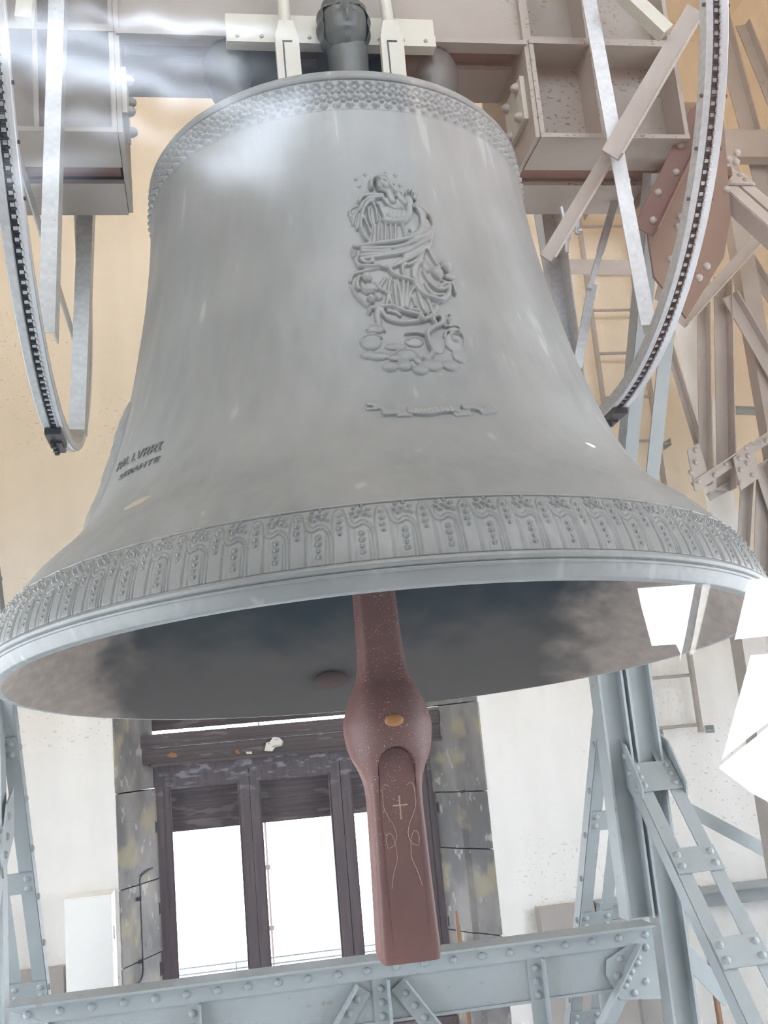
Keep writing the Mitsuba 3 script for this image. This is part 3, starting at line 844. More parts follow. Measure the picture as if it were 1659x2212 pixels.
for cx_, cy_, r in ((.2, .84, .006), (.2, .72, .0055), (.19, .60, .0055), (.21, .50, .004), (.70, .47, .005), (.70, .36, .0055), (.70, .25, .004), (.70, .15, .0045), (.50, .86, .005), (.60, .80, .006), (.69, .88, .0055), (.80, .82, .006), (.88, .90, .005), (.56, .95, .0045), (.76, .97, .0045), (.92, .78, .0045)):
    d = np.hypot(Xm - cx_ * sx_, Ym - cy_ * sy_)
    H = H + 0.0055 * np.sqrt(np.clip(1 - (d / r) ** 2, 0, 1)) - 0.003 * np.exp(-(((d - r * 1.15) / (r * 0.3)) ** 2))
H[0] = H[-1] = -0.001
Pm = surf((UU * wu).ravel(), (zlo + VV * (zhi - zlo)).ravel(), H.ravel())
nt = UU.shape[1]
i, j = np.meshgrid(np.arange(UU.shape[0] - 1), np.arange(nt - 1), indexing='ij'); q = (i * nt + j).ravel()
motif = trimesh.Trimesh(Pm, np.vstack([np.stack([q, q + 1, q + nt + 1], 1), np.stack([q, q + nt + 1, q + nt], 1)]), process=False)
MOT = mikit.ply(motif, M['bronze'], True)
for kk in range(NM):
    aa = 360.0 / NM * kk
    part(bell, 'arch_motif', None, None, raw=MOT, to_world=T(BW.tolist()) @ T().rotate([0, 0, 1], aa))

# relief figure: heights painted from strokes, laid on the bell's face
FR = {'a': (740, 370, 7.541), 'b': (740, 540, 6.144), 'r': (770, 850, 5.184)}


def to_px(fr, pts):
    x0, y0, s = FR[fr]
    return [(x0 + x / s, y0 + y / s) for x, y in pts]


class Relief:
    def __init__(self, pxbox, nt, nz_):
        c = hit([(pxbox[0], pxbox[1]), (pxbox[2], pxbox[1]), (pxbox[0], pxbox[3]), (pxbox[2], pxbox[3])])
        self.th = np.linspace(c[:, 0].min(), c[:, 0].max(), nt); self.z = np.linspace(c[:, 1].min(), c[:, 1].max(), nz_)
        self.TH, self.Z = np.meshgrid(self.th, self.z)
        self.zm = self.z.mean(); self.r0 = float(PROF(self.zm))
        m_ = ((pxbox[0] + pxbox[2]) / 2, (pxbox[1] + pxbox[3]) / 2)
        w = hit([m_, (m_[0] + 30, m_[1]), (m_[0], m_[1] + 30)])
        # the height axis is measured so that the figure keeps its drawn proportions on the sloping flank
        self.ky = np.hypot((w[1, 0] - w[0, 0]) * self.r0, w[1, 1] - w[0, 1]) / abs(w[2, 1] - w[0, 1])
        self.X, self.Y = self.TH * self.r0, (self.Z - self.zm) * self.ky
        self.H = np.full(self.TH.shape, -0.004)

    def loc(self, fr, pts):
        q = hit(to_px(fr, pts))
        return np.stack([q[:, 0] * self.r0, (q[:, 1] - self.zm) * self.ky], 1)

    def scale(self, fr, at_):
        a = self.loc(fr, [at_, (at_[0] + 20, at_[1])])
        return np.hypot(*(a[1] - a[0])) / 20

    def stroke(self, fr, pts, r, h, base=0.0, flat=False, n=26):
        p = smooth_path(self.loc(fr, pts), n) if len(pts) > 2 else self.loc(fr, pts)
        r = r * self.scale(fr, pts[0])
        lo, hi = p.min(0) - r, p.max(0) + r
        jj = (self.th * self.r0 > lo[0]) & (self.th * self.r0 < hi[0]); ii = ((self.z - self.zm) * self.ky > lo[1]) & ((self.z - self.zm) * self.ky < hi[1])
        if not jj.any() or not ii.any(): return
        sl = np.ix_(ii, jj); X, Y = self.X[sl], self.Y[sl]
        d = np.min([seg_dist(X, Y, a, b) for a, b in zip(p[:-1], p[1:])], 0)
        q = np.clip(1 - (d / r) ** 2, 0, 1)
        hh = h * (np.sqrt(q) if not flat else np.clip(q * 5, 0, 1))
        self.H[sl] = np.where(q > 0, np.maximum(self.H[sl], base + hh), self.H[sl])

    def ell(self, fr, c, rx, ry, h, base=0.0):
        p = self.loc(fr, [c])[0]; s = self.scale(fr, c)
        q = 1 - ((self.X - p[0]) / (rx * s)) ** 2 - ((self.Y - p[1]) / (ry * s)) ** 2
        self.H = np.where(q > 0, np.maximum(self.H, base + h * np.sqrt(np.clip(q, 0, 1))), self.H)

    def fill(self, fr, pts, h):
        import shapely
        P = Polygon(self.loc(fr, pts)).buffer(0)
        ins = shapely.contains_xy(P, self.X, self.Y)
        self.H = np.where(ins, np.maximum(self.H, h), self.H)

    def carve(self, fr, pts, r, dep):
        p = smooth_path(self.loc(fr, pts), 20) if len(pts) > 2 else self.loc(fr, pts)
        r = r * self.scale(fr, pts[0])
        d = np.min([seg_dist(self.X, self.Y, a, b) for a, b in zip(p[:-1], p[1:])], 0)
        self.H -= dep * np.clip(1 - (d / r) ** 2, 0, 1) * (self.H > 0)

    def mesh(self, blur=0.7):
        from scipy.ndimage import gaussian_filter
        H = gaussian_filter(self.H, blur)
        V, Fc = hf_mesh(self.TH, self.Z, H)
        keep = (H.ravel()[Fc] > -0.0035).any(1)
        mm = trimesh.Trimesh(V, Fc[keep], process=False); mm.remove_unreferenced_vertices()
        return mm


R = Relief((742, 372, 1016, 824), 330, 560)
S, El, Fi, Ca = R.stroke, R.ell, R.fill, R.carve
HK = 0.8
# mantle and body
Fi('a', [(270, 520), (330, 420), (640, 430), (900, 480), (1010, 600), (1050, 780), (1080, 1080), (700, 1200), (430, 1230), (330, 1080), (290, 900), (300, 600)], .008)
Fi('a', [(270, 520), (100, 700), (110, 820), (160, 880), (250, 980), (310, 1000), (300, 600)], .006)
for pts in ([(240, 590), (110, 690), (140, 760)], [(280, 640), (180, 790), (170, 880)], [(270, 760), (230, 960)]): S('a', pts, 26, .007, .006)
for pts, r in (([(640, 430), (480, 430), (340, 440), (265, 530)], 34), ([(620, 470), (460, 480), (330, 560), (290, 650)], 30), ([(500, 510), (380, 590), (320, 740), (300, 930), (360, 1090), (440, 1200)], 30), ([(490, 560), (540, 700), (560, 860)], 24), ([(600, 640), (650, 760), (690, 870)], 24), ([(340, 780), (400, 920), (450, 1050)], 26), ([(420, 640), (430, 800), (470, 920)], 26), ([(540, 560), (620, 640), (680, 780)], 26)):
    S('a', pts, r, .016, .008)
El('a', (640, 250), 120, 135, .030, .004)
S('a', [(460, 290), (455, 210), (530, 150), (660, 135), (740, 200), (780, 300), (840, 370)], 42, .026, .004)
for y in (230, 265, 300): S('a', [(750, y), (830, y + 25)], 10, .004, .016)
S('a', [(590, 180), (605, 250), (645, 300)], 16, .010, .028)
Ca('a', [(560, 200), (590, 215)], 14, .008); Ca('a', [(650, 220), (690, 235)], 14, .008); Ca('a', [(630, 330), (690, 345)], 12, .007); Ca('a', [(520, 180), (530, 270), (590, 340)], 10, .008)
S('a', [(740, 360), (770, 430), (800, 500)], 62, .016, .004)
S('a', [(640, 460), (720, 580), (850, 660), (940, 640)], 26, .016, .008); S('a', [(830, 360), (940, 460), (1010, 540)], 60, .014, .004)
S('a', [(700, 700), (860, 760), (980, 760)], 90, .016, .010)
S('a', [(1060, 600), (1050, 760), (960, 840), (820, 850), (690, 840)], 58, .020, .008)
for x in (740, 800, 860, 920): Ca('a', [(x, 720), (x + 5, 850)], 10, .004)
El('a', (1070, 530), 66, 100, .020, .006)
for pts in ([(1020, 470), (1020, 370)], [(1060, 450), (1058, 335)], [(1102, 450), (1106, 340)], [(1132, 480), (1142, 385)], [(1150, 500), (1172, 410)]): S('a', pts, 15, .016, .006)
S('a', [(1180, 640), (1190, 520), (1204, 425)], 24, .018, .004)
S('a', [(1190, 600), (1290, 740), (1310, 900), (1210, 1060), (1080, 1095)], 62, .014, .004)
S('a', [(1210, 600), (1330, 700), (1430, 810), (1455, 920), (1430, 1120), (1375, 1310)], 28, .018, .004)
S('a', [(1290, 780), (1390, 930), (1330, 1060)], 36, .012, .006)
El('a', (1130, 900), 90, 130, .009, .004)
for pts in ([(580, 900), (570, 1050), (570, 1210)], [(690, 890), (690, 1190)], [(850, 890), (850, 1120)], [(950, 890), (1010, 1090)], [(480, 960), (440, 1210)], [(770, 890), (780, 1150)], [(630, 900), (630, 1200)]): S('a', pts, 24, .010, .008)
# sash across the hips
Fi('a', [(1440, 1000), (1090, 1090), (430, 1230), (170, 1270), (140, 1433), (1100, 1433), (1380, 1300)], .008)
for pts in ([(1440, 960), (1330, 1090), (1090, 1130), (750, 1190), (430, 1235), (180, 1272)], [(1420, 1050), (1190, 1160), (800, 1290), (320, 1310)], [(1400, 1120), (1250, 1220), (1000, 1320), (600, 1400), (300, 1420)], [(1370, 1230), (1200, 1330), (1000, 1430)], [(320, 1350), (560, 1355), (760, 1340)]): S('a', pts, 34, .016, .008)
El('b', (145, 55), 40, 72, .020, .004); Ca('b', [(150, 20), (150, 90)], 18, .010)
Fi('b', [(170, 0), (1110, 0), (1180, 150), (1260, 270), (1100, 640), (980, 540), (900, 450), (820, 420), (700, 370), (590, 260), (480, 240), (220, 240), (160, 150)], .008)
for pts in ([(170, 150), (230, 240), (400, 245), (480, 235)], [(240, 160), (500, 120), (800, 70), (1000, -60)], [(380, 140), (430, 215), (600, 265), (800, 190), (1100, 0)], [(260, 180), (340, 200), (400, 160)], [(700, 230), (850, 130), (1050, 20)], [(850, 230), (960, 180), (1060, 60)], [(1110, 0), (1180, 140), (1260, 260)], [(800, 380), (780, 280), (830, 220)], [(930, 400), (920, 300), (1000, 200), (1050, 120)]): S('b', pts, 26, .015, .008)
S('b', [(590, 250), (690, 365), (820, 415), (930, 450), (980, 540), (1090, 640), (1280, 690), (1385, 620), (1400, 510)], 30, .020, .006)
S('b', [(1040, 180), (955, 280), (960, 420), (1050, 590), (1250, 680)], 34, .014, .008)
S('b', [(1060, 320), (1130, 450), (1260, 550), (1400, 510)], 26, .016, .006); S('b', [(1090, 480), (1200, 620), (1330, 620)], 26, .012, .006)
Fi('b', [(1040, 180), (1180, 140), (1260, 270), (1400, 510), (1380, 620), (1280, 690), (1100, 640), (960, 420)], .006)
# skirt
Fi('b', [(250, 300), (500, 260), (900, 450), (1000, 560), (1280, 700), (1200, 840), (1000, 890), (850, 810), (500, 770), (250, 650), (180, 500)], .005)
for pts in ([(720, 430), (750, 560), (775, 780)], [(640, 400), (610, 560), (650, 740)], [(860, 470), (830, 760)], [(950, 500), (880, 640), (850, 790)], [(990, 590), (1050, 780), (1120, 870)], [(1100, 660), (1170, 800), (1180, 850)], [(560, 400), (470, 540)], [(680, 430), (700, 640), (720, 770)], [(800, 440), (800, 780)], [(600, 620), (580, 740)], [(920, 640), (960, 760)], [(1020, 640), (1100, 860)]): S('b', pts, 24, .011, .005)
# cherubs
El('b', (1350, 240), 76, 72, .030, .002); El('b', (1240, 335), 80, 82, .026, .006); El('b', (1100, 250), 60, 80, .014, .006)
El('b', (1410, 385), 74, 46, .018, .004); S('b', [(1280, 520), (1430, 470), (1485, 600)], 24, .016, .004); S('b', [(1290, 430), (1400, 460), (1490, 420)], 18, .014, .004)
El('b', (320, 395), 66, 72, .028, .006); El('b', (350, 540), 110, 85, .016, .006); El('b', (470, 640), 60, 60, .014, .006)
S('b', [(230, 380), (200, 480), (220, 540)], 30, .016, .004); S('b', [(100, 430), (150, 340), (240, 310), (470, 260)], 28, .010, .004); S('b', [(130, 540), (200, 650), (345, 750)], 22, .014, .004); S('b', [(430, 470), (520, 560), (630, 610)], 26, .014, .006)
S('b', [(260, 480), (300, 560), (430, 560)], 24, .012, .012); S('b', [(100, 500), (180, 520)], 20, .008, .002)
El('b', (380, 680), 46, 64, .026, .006); El('b', (352, 828), 34, 52, .018, .002); S('b', [(380, 790), (500, 770)], 34, .012, .004); S('b', [(490, 790), (460, 880), (480, 980)], 46, .014, .002)
Fi('b', [(110, 420), (240, 300), (480, 270), (620, 620), (500, 790), (340, 750), (130, 560)], .004)
# crescent, globe, serpent
S('b', [(500, 775), (640, 768), (800, 830), (1010, 885)], 32, .016, .004); S('b', [(510, 790), (590, 920), (800, 975), (1010, 955), (1170, 900), (1235, 770)], 38, .014, .002)
El('b', (1035, 935), 50, 50, .026, .004); El('b', (955, 822), 62, 28, .014, .006); S('b', [(600, 820), (700, 840), (760, 880)], 30, .008, .003)
S('b', [(1220, 1000), (1190, 930), (1240, 900), (1310, 940), (1295, 1000), (1180, 1060), (1110, 1150), (1150, 1280), (1190, 1370), (1140, 1440), (1060, 1470)], 30, .018, .006, n=50)
S('b', [(1340, 1030), (1410, 1010), (1395, 940), (1430, 900), (1410, 875)], 16, .012, .003)
# clouds
for cx_, cy_, rx, ry, h in ((430, 1065, 130, 68, .011), (370, 1230, 150, 130, .011), (480, 1420, 150, 70, .010), (625, 1560, 110, 80, .012), (820, 1540, 112, 90, .012), (860, 1400, 155, 90, .010), (1030, 1600, 112, 80, .012), (1200, 1540, 130, 92, .011), (1430, 1540, 120, 85, .011), (1550, 1420, 100, 95, .010), (1480, 1250, 140, 130, .011), (950, 1230, 130, 80, .008), (1250, 1250, 110, 150, .007), (700, 1290, 150, 60, .007), (350, 1400, 120, 65, .009), (1060, 1480, 120, 70, .009), (720, 1440, 120, 60, .009)):
    El('b', (cx_, cy_), rx, ry, h, .001)
for pts in ([(320, 1080), (400, 1015), (520, 1030), (560, 1090)], [(680, 1400), (760, 1345), (900, 1350), (1010, 1450)], [(830, 1130), (950, 1115), (1060, 1140)], [(870, 1210), (960, 1175), (1050, 1210)], [(400, 1050), (480, 1060)], [(280, 1180), (400, 1140), (520, 1180)], [(1340, 1180), (1400, 1080), (1520, 1080), (1590, 1180), (1590, 1290)], [(1370, 1290), (1380, 1180), (1460, 1120)]): S('b', pts, 16, .006, .008)
El('b', (1500, 1215), 72, 52, .018, .006)
for y in (1040, 1075, 1110, 1140): S('b', [(1410, y), (1480, y - 12), (1540, y + 20)], 12, .006, .009)
for sx0, sy0 in ((860, 70), (215, 130), (270, 250), (940, 230), (935, 350), (700, 40), (360, 60)):
    for aa in (0, 60, 120):
        dx, dy = 34 * math.cos(math.radians(aa)), 34 * math.sin(math.radians(aa)); S('a', [(sx0 - dx, sy0 - dy), (sx0 + dx, sy0 + dy)], 9, .004, .0005)
R.H = np.where(R.H > 0, R.H * HK, R.H)
part(bell, 'relief_figure', R.mesh(0.75), 'bronze', True, label='relief of a robed praying woman on clouds')

Rb = Relief((785, 860, 1076, 915), 330, 90)
for pts, r, h in (([(130, 128), (170, 130), (240, 155), (295, 185), (310, 230)], 26, .007), ([(120, 180), (180, 180), (240, 175)], 18, .005), ([(310, 232), (450, 222)], 34, .009), ([(460, 240), (600, 235)], 34, .005), ([(600, 205), (700, 215), (800, 218), (900, 200), (1000, 185), (1110, 190)], 46, .010), ([(1110, 232), (1250, 222)], 36, .005), ([(1200, 165), (1290, 165), (1370, 190)], 34, .009), ([(1390, 212), (1470, 205), (1540, 200)], 26, .006), ([(1430, 190), (1490, 150)], 20, .006)):
    Rb.stroke('r', pts, r, h, 0, True)
part(bell, 'ribbon', Rb.mesh(0.8), 'bronze', True, label='cast ribbon bearing a year')


def text_on_bell(txt, p0, p1, height, lift, depth):
    """lettering that runs along the bell's face from pixel p0 to p1 (baseline)"""
    tm = meshkit.text_mesh(txt, height, depth)
    q = hit([p0, p1]); w = tm.bounds[1][0]
    s = np.clip(tm.vertices[:, 0] / w, 0, 1)
    zm = (q[0, 1] + q[1, 1]) / 2
    thv = q[0, 0] + (q[1, 0] - q[0, 0]) * s
    zv = q[0, 1] + (q[1, 1] - q[0, 1]) * s + tm.vertices[:, 1] * 0.92
    return trimesh.Trimesh(world(surf(thv, zv, lift + tm.vertices[:, 2])), tm.faces, process=False)


part(bell, 'year_lettering', text_on_bell('Anno 1961', (894, 897), (980, 893), 0.017, 0.006, 0.0045), 'bronze_pale', label='raised letters Anno 1961')
part(bell, 'founder_lettering', text_on_bell('PAL LVRRI', (252, 1020), (348, 973), 0.034, -0.002, 0.006), 'bronze_mid', label='dark raised letters at the left')
part(bell, 'founder_lettering', text_on_bell('SERANTE', (256, 1040), (343, 998), 0.022, -0.002, 0.006), 'bronze_mid')


def lens(center_px, half_long, half_short, ang_deg, lift, m, name, label):
    c = hit([center_px])[0]; r0 = PROF(c[1]); n = 28
    V = [surf(np.array(c[0]), np.array(c[1]), lift + 0.002)]; rings = 4
    for k in range(1, rings + 1):
        for a in np.linspace(0, 2 * np.pi, n, endpoint=False):
            x, y = half_long * k / rings * math.cos(a), half_short * k / rings * math.sin(a) * (1 - 0.55 * abs(math.cos(a)) ** 3)
            ca, sa = math.cos(math.radians(ang_deg)), math.sin(math.radians(ang_deg))
            V.append(surf(np.array(c[0] + (x * ca - y * sa) / r0), np.array(c[1] + (x * sa + y * ca) * 0.75), lift + 0.002 * (1 - (k / rings) ** 2) - (0.004 if k == rings else 0)))
    f = [(0, 1 + a, 1 + (a + 1) % n) for a in range(n)]
    for k in range(rings - 1):
        for a in range(n):
            i0, i1 = 1 + k * n + a, 1 + k * n + (a + 1) % n
            f += [(i0, i0 + n, i1 + n), (i0, i1 + n, i1)]
    return part(bell, name, trimesh.Trimesh(world(np.array(V)), np.array(f), process=False), m, True, label=label)


lens((296, 1086), 0.060, 0.022, 12, 0.002, 'worn', 'pale_spot', 'pale worn spot low on the left')
lens((1275, 962), 0.024, 0.008, -18, 0.002, 'near_white', 'pale_spot', 'small bright spot low on the right')  # small spot in a near-white colour
# rust mark where the clapper strikes, on the inner face
c = at(716, 1466, Y=0.86)
nn = np.array([0.0, -0.86, -0.5]); nn /= np.linalg.norm(nn)
# relief on the far left flank, seen in outline
th = np.linspace(-1.62, -1.28, 40); z = np.linspace(0.50, 0.98, 90); TH, Z = np.meshgrid(th, z)
e = np.clip(1 - ((TH + 1.45) / 0.16) ** 2, 0, 1) * np.clip(1 - ((Z - 0.73) / 0.23) ** 6, 0, 1)
H = -0.004 + (0.028 * np.sqrt(e) + 0.012 * (meshkit.fbm(np.stack([TH * 22, Z * 26, 0 * Z], -1), 3, 4) - 0.5)) * (e > 0.02)
V, Fc = hf_mesh(TH, Z, H); part(bell, 'flank_relief', trimesh.Trimesh(V, Fc, process=False), 'bronze', True, label='relief standing out on the left flank')
# crown: canon loops on the bell's head
def canon(phi, r0, r1, rise, rad, root=bell, mname='bronze_dark', lab=None):
    s_, c_ = math.sin(phi), -math.cos(phi)
    path = [(r0, 1.93), (r0 + 0.02, 2.10), (r1, 2.0 + rise * 0.75), (r1 - 0.02, 2.0 + rise), (r0 * 0.62, 2.02 + rise), (0.10, 2.0 + rise * 0.8)]
    pts = smooth_path([(r * s_, r * c_, z_) for r, z_ in path], 26)
    rr = np.interp(np.linspace(0, 1, 26), [0, 0.3, 0.5, 0.7, 1], [rad * 0.8, rad * 0.85, rad * 1.2, rad * 1.15, rad])
    mm = tube(pts, rr, 16); mm.vertices = world(mm.vertices)
    return part(root, 'canon', mm, mname, True, label=lab)


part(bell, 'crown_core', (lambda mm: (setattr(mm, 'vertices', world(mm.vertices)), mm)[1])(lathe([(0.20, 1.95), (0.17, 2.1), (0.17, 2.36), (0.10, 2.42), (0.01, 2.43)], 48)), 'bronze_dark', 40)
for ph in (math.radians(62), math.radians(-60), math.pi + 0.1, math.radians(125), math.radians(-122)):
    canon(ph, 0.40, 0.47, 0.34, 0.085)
# the front canon carries a face under a cap of hair
hc = at(742, 66, Y=-0.36)
canon_pts = smooth_path([(hc[0] + 0.005, -0.36, 1.93), (hc[0] + 0.005, -0.375, 2.25), (hc[0], -0.36, hc[2] - 0.02), (hc[0], -0.22, hc[2] + 0.02), (0.0, -0.08, 2.40)], 24)
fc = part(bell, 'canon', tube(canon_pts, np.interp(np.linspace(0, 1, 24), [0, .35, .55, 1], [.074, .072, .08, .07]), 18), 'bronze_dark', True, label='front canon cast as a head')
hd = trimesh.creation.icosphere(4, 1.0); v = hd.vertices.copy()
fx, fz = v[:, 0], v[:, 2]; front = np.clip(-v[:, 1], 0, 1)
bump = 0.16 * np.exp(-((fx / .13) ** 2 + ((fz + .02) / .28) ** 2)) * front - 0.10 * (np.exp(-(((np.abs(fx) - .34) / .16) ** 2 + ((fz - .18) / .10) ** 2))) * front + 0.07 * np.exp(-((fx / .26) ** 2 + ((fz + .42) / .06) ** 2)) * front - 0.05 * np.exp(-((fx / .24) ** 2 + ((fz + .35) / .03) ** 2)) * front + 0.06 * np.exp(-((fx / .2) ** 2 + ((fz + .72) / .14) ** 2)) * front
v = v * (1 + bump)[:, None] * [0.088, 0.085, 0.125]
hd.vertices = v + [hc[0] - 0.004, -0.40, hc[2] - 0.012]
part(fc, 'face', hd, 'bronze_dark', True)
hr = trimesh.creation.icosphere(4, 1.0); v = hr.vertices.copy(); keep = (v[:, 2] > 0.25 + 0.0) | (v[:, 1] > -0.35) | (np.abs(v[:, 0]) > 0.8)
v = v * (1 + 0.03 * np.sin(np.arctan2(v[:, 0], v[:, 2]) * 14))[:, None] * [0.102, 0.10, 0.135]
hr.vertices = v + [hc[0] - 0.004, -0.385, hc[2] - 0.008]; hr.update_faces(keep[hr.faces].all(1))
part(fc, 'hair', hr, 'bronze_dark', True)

# ---------------------------------------------------------------- clapper
cp = thing('clapper', 'red-brown iron clapper hanging from inside the bell', 'clapper')
CYY = -0.10
zs_ = np.array([1.86, 1.2, 0.45, 0.20, 0.03, -0.03, -0.08, -0.14, -0.195, -0.25, -0.30, -0.345, -0.385, -0.42, -0.46, -0.60, -0.80, -0.955, -0.968])
hw = np.array([.055, .060, .070, .074, .080, .092, .116, .142, .155, .150, .135, .112, .098, .092, .090, .092, .097, .101, .096])
hd_ = np.array([.055, .060, .070, .074, .082, .095, .118, .140, .150, .145, .130, .108, .092, .085, .084, .084, .086, .088, .083])
ex = np.array([4, 4, 5, 5, 5, 4, 3, 2.4, 2.2, 2.2, 2.6, 3.5, 5, 7, 8, 9, 9, 9, 9.0])
zz = np.r_[np.linspace(1.86, .45, 10)[:-1], np.linspace(.45, .1, 14)[:-1], np.linspace(.1, -.5, 150)[:-1], np.linspace(-.5, -.968, 20)]
n = 200; tt_ = np.linspace(0, 2 * np.pi, n, endpoint=False)
V = []
xoff = lambda z_: np.interp(z_, [-1, -.2, .3, 1.9], [-0.003, -0.006, -0.014, -0.013])
HWf, HDf, EXf = PchipInterpolator(zs_[::-1], hw[::-1]), PchipInterpolator(zs_[::-1], hd_[::-1]), PchipInterpolator(zs_[::-1], ex[::-1])
for z_ in zz:
    e = 2 / EXf(z_)
    V.append(np.stack([xoff(z_) + HWf(z_) * np.sign(np.cos(tt_)) * np.abs(np.cos(tt_)) ** e, CYY + HDf(z_) * np.sign(np.sin(tt_)) * np.abs(np.sin(tt_)) ** e, np.full(n, z_)], 1))
V = np.vstack(V)
# the flat arch-topped face of the tail is cut up into the underside of the ball
inside = (V[:, 1] < CYY) & (V[:, 2] < -0.335) & (V[:, 2] > -0.60) & (np.abs(V[:, 0] + 0.003) < 0.064)
inside |= (V[:, 1] < CYY) & (np.hypot(V[:, 0] + 0.003, (V[:, 2] + 0.335) * 0.95) < 0.064)
V[inside, 1] = np.maximum(V[inside, 1], CYY - 0.0835)
i, j = np.meshgrid(np.arange(len(zz) - 1), np.arange(n), indexing='ij'); a, b = i * n + j, i * n + (j + 1) % n
Fc = np.vstack([np.stack([a, a + n, b + n], -1).reshape(-1, 3), np.stack([a, b + n, b], -1).reshape(-1, 3)])
V = np.vstack([V, [xoff(1.86), CYY, 1.86], [xoff(-.968), CYY, -.968]]); nV = len(V)
Fc = np.vstack([Fc, [[nV - 2, k, (k + 1) % n] for k in range(n)], [[nV - 1, (len(zz) - 1) * n + (k + 1) % n, (len(zz) - 1) * n + k] for k in range(n)]])
part(cp, 'body', trimesh.Trimesh(V, Fc, process=False), 'clapper', 30)
# arched panel on the tail
yfr = CYY - 0.0845
arch = unary_union([sbox(-0.078, -0.93, 0.074, -0.42), Point(-0.002, -0.42).buffer(0.070, 24)])
arch = unary_union([Point(-0.003, -0.335).buffer(0.061, 24), sbox(-0.064, -0.935, 0.058, -0.335)])
am = wall_mesh(arch, 0.010, 'y', yfr - 0.004); part(cp, 'tail_panel', am, 'clapper', label='arch-topped panel on the tail')
yq = yfr - 0.0042
cr = part(cp, 'cross', cat(bx(-0.004, 0.001, yq - 0.0006, yq + 0.002, -0.510, -0.432), bx(-0.026, 0.024, yq - 0.0006, yq + 0.002, -0.466, -0.461)), 'scratch', label='pale engraved cross')
for s in (-1, 1):
    sc = [(s * .030, -.400), (s * .045, -.392), (s * .055, -.41), (s * .056, -.455), (s * .042, -.50), (s * .028, -.525), (s * .020, -.56), (s * .030, -.59), (s * .050, -.60), (s * .057, -.57), (s * .045, -.55), (s * .03, -.57), (s * .024, -.63), (s * .040, -.68), (s * .052, -.73)]
    part(cp, 'engraved_scroll', tube(smooth_path([(x - 0.002, yq, z_) for x, z_ in sc], 60), 0.0009, 5), 'scratch')
el = trimesh.creation.icosphere(3, 1.0); el.vertices = el.vertices * [0.033, 0.012, 0.022] + at(851, 1556, Y=CYY - 0.146); part(cp, 'strike_spot', el, 'rust', True, label='orange oval wear spot on the ball')
sm = trimesh.creation.icosphere(3, 1.0); sm.vertices = sm.vertices * [0.075, 0.018, 0.040] + at(716, 1468, Y=0.985); part(bell, 'strike_mark', sm, 'bronze_rust', True, label='rusty strike mark on the far inner wall')

# ---------------------------------------------------------------- yoke
yk = thing('bell_yoke', 'beige welded steel yoke holding the bell, with deep cranked arms', 'yoke')


def yoke_channel(root, name, x0, x1, yf, yb, z0, z1, cells, t=0.018):
    """an outward channel: web at the back, flanges standing forward, end plates and stiffeners dividing it"""
    web = yf + (yb - yf) * 0.62
    ms = [bx(x0, x1, web, web + t, z0, z1), bx(x0, x1, yf, yb, z0, z0 + t), bx(x0, x1, yf, yb, z1 - t, z1)]
    k = part(root, name, cat(ms), 'yoke')
    for x in [x0 + t / 2] + [x0 + (x1 - x0) * c_ for c_ in cells] + [x1 - t / 2]:
        part(k, 'stiffener', bx(x - t / 2, x + t / 2, yf + 0.004, web, z0 + t, z1 - t), 'yoke')
    return k


ZB, ZM = 1.992, 2.40
for s, xi, xo in ((1, 0.772, 1.395), (-1, -0.838, -1.40)):
    x0, x1 = min(xi, xo), max(xi, xo)
    k = yoke_channel(yk, 'arm_front', x0, x1, -0.30, -0.055, ZB, 2.425, [0.42] if s > 0 else [0.5])
    yoke_channel(yk, 'arm_front_upper', x0, x1, -0.285, -0.06, 2.43, 2.95, [0.42] if s > 0 else [0.5])
    k2 = part(yk, 'arm_back', cat(bx(x0, x1, 0.066, 0.32, ZB, ZB + 0.018), bx(x0, x1, 0.15, 0.17, ZB, 2.95), bx(x0, x1, 0.066, 0.32, 2.93, 2.95)), 'yoke')
    part(yk, 'gap_strip', bx(x0 + 0.01, x1 - 0.01, -0.05, 0.064, ZB + 0.03, ZB + 0.10), 'brown', label='dark red strip in the gap between the channels')  # dark red strip set into the gap between the two channels
    # inner cheek plate with the bolted clamp
    xc = xi - s * 0.010
    ch = part(yk, 'cheek_plate', bx(xc - 0.009, xc + 0.009, -0.29, 0.31, ZB + 0.005, 2.95), 'yoke')
    part(ch, 'clamp_plate', bx(xc - s * 0.018 - 0.009, xc - s * 0.018 + 0.009, -0.24, -0.02, 2.11, 2.30), 'cream')
    for y_, z_ in ((-0.2, 2.14), (-0.2, 2.27), (-0.06, 2.14), (-0.06, 2.27)):
        part(ch, 'bolt', None, None, raw=RIVET_TAN, to_world=frame_to((xc - s * 0.027, y_, z_), (-s, 0, 0)) @ T().scale([1.3, 1.3, 2.4]))
    # gudgeon into the bearing
    part(yk, 'gudgeon', tube([(xo - s * 0.05, 0.0, 2.20), (xo + s * 0.28, 0.0, 2.20)], 0.06, 24), 'galv', True)
    part(yk, 'gudgeon_plate', bx(min(xo - s * 0.03, xo), max(xo - s * 0.03, xo), -0.06, 0.16, 2.05, 2.40), 'yoke')
xm0, xm1 = -0.828, 0.762
part(yk, 'beam_front', cat(bx(xm0, xm1, -0.30, -0.235, ZM, ZM + 0.02), bx(xm0, xm1, -0.262, -0.245, ZM, 2.95), bx(xm0, xm1, -0.30, -0.235, 2.93, 2.95)), 'yoke')
part(yk, 'beam_back', cat(bx(xm0, xm1, -0.13, 0.10, ZM, ZM + 0.02), bx(xm0, xm1, -0.02, 0.0, ZM, 2.95)), 'yoke')
part(yk, 'gap_strip', bx(xm0 + 0.02, xm1 - 0.02, -0.233, -0.132, ZM + 0.03, ZM + 0.09), 'brown')
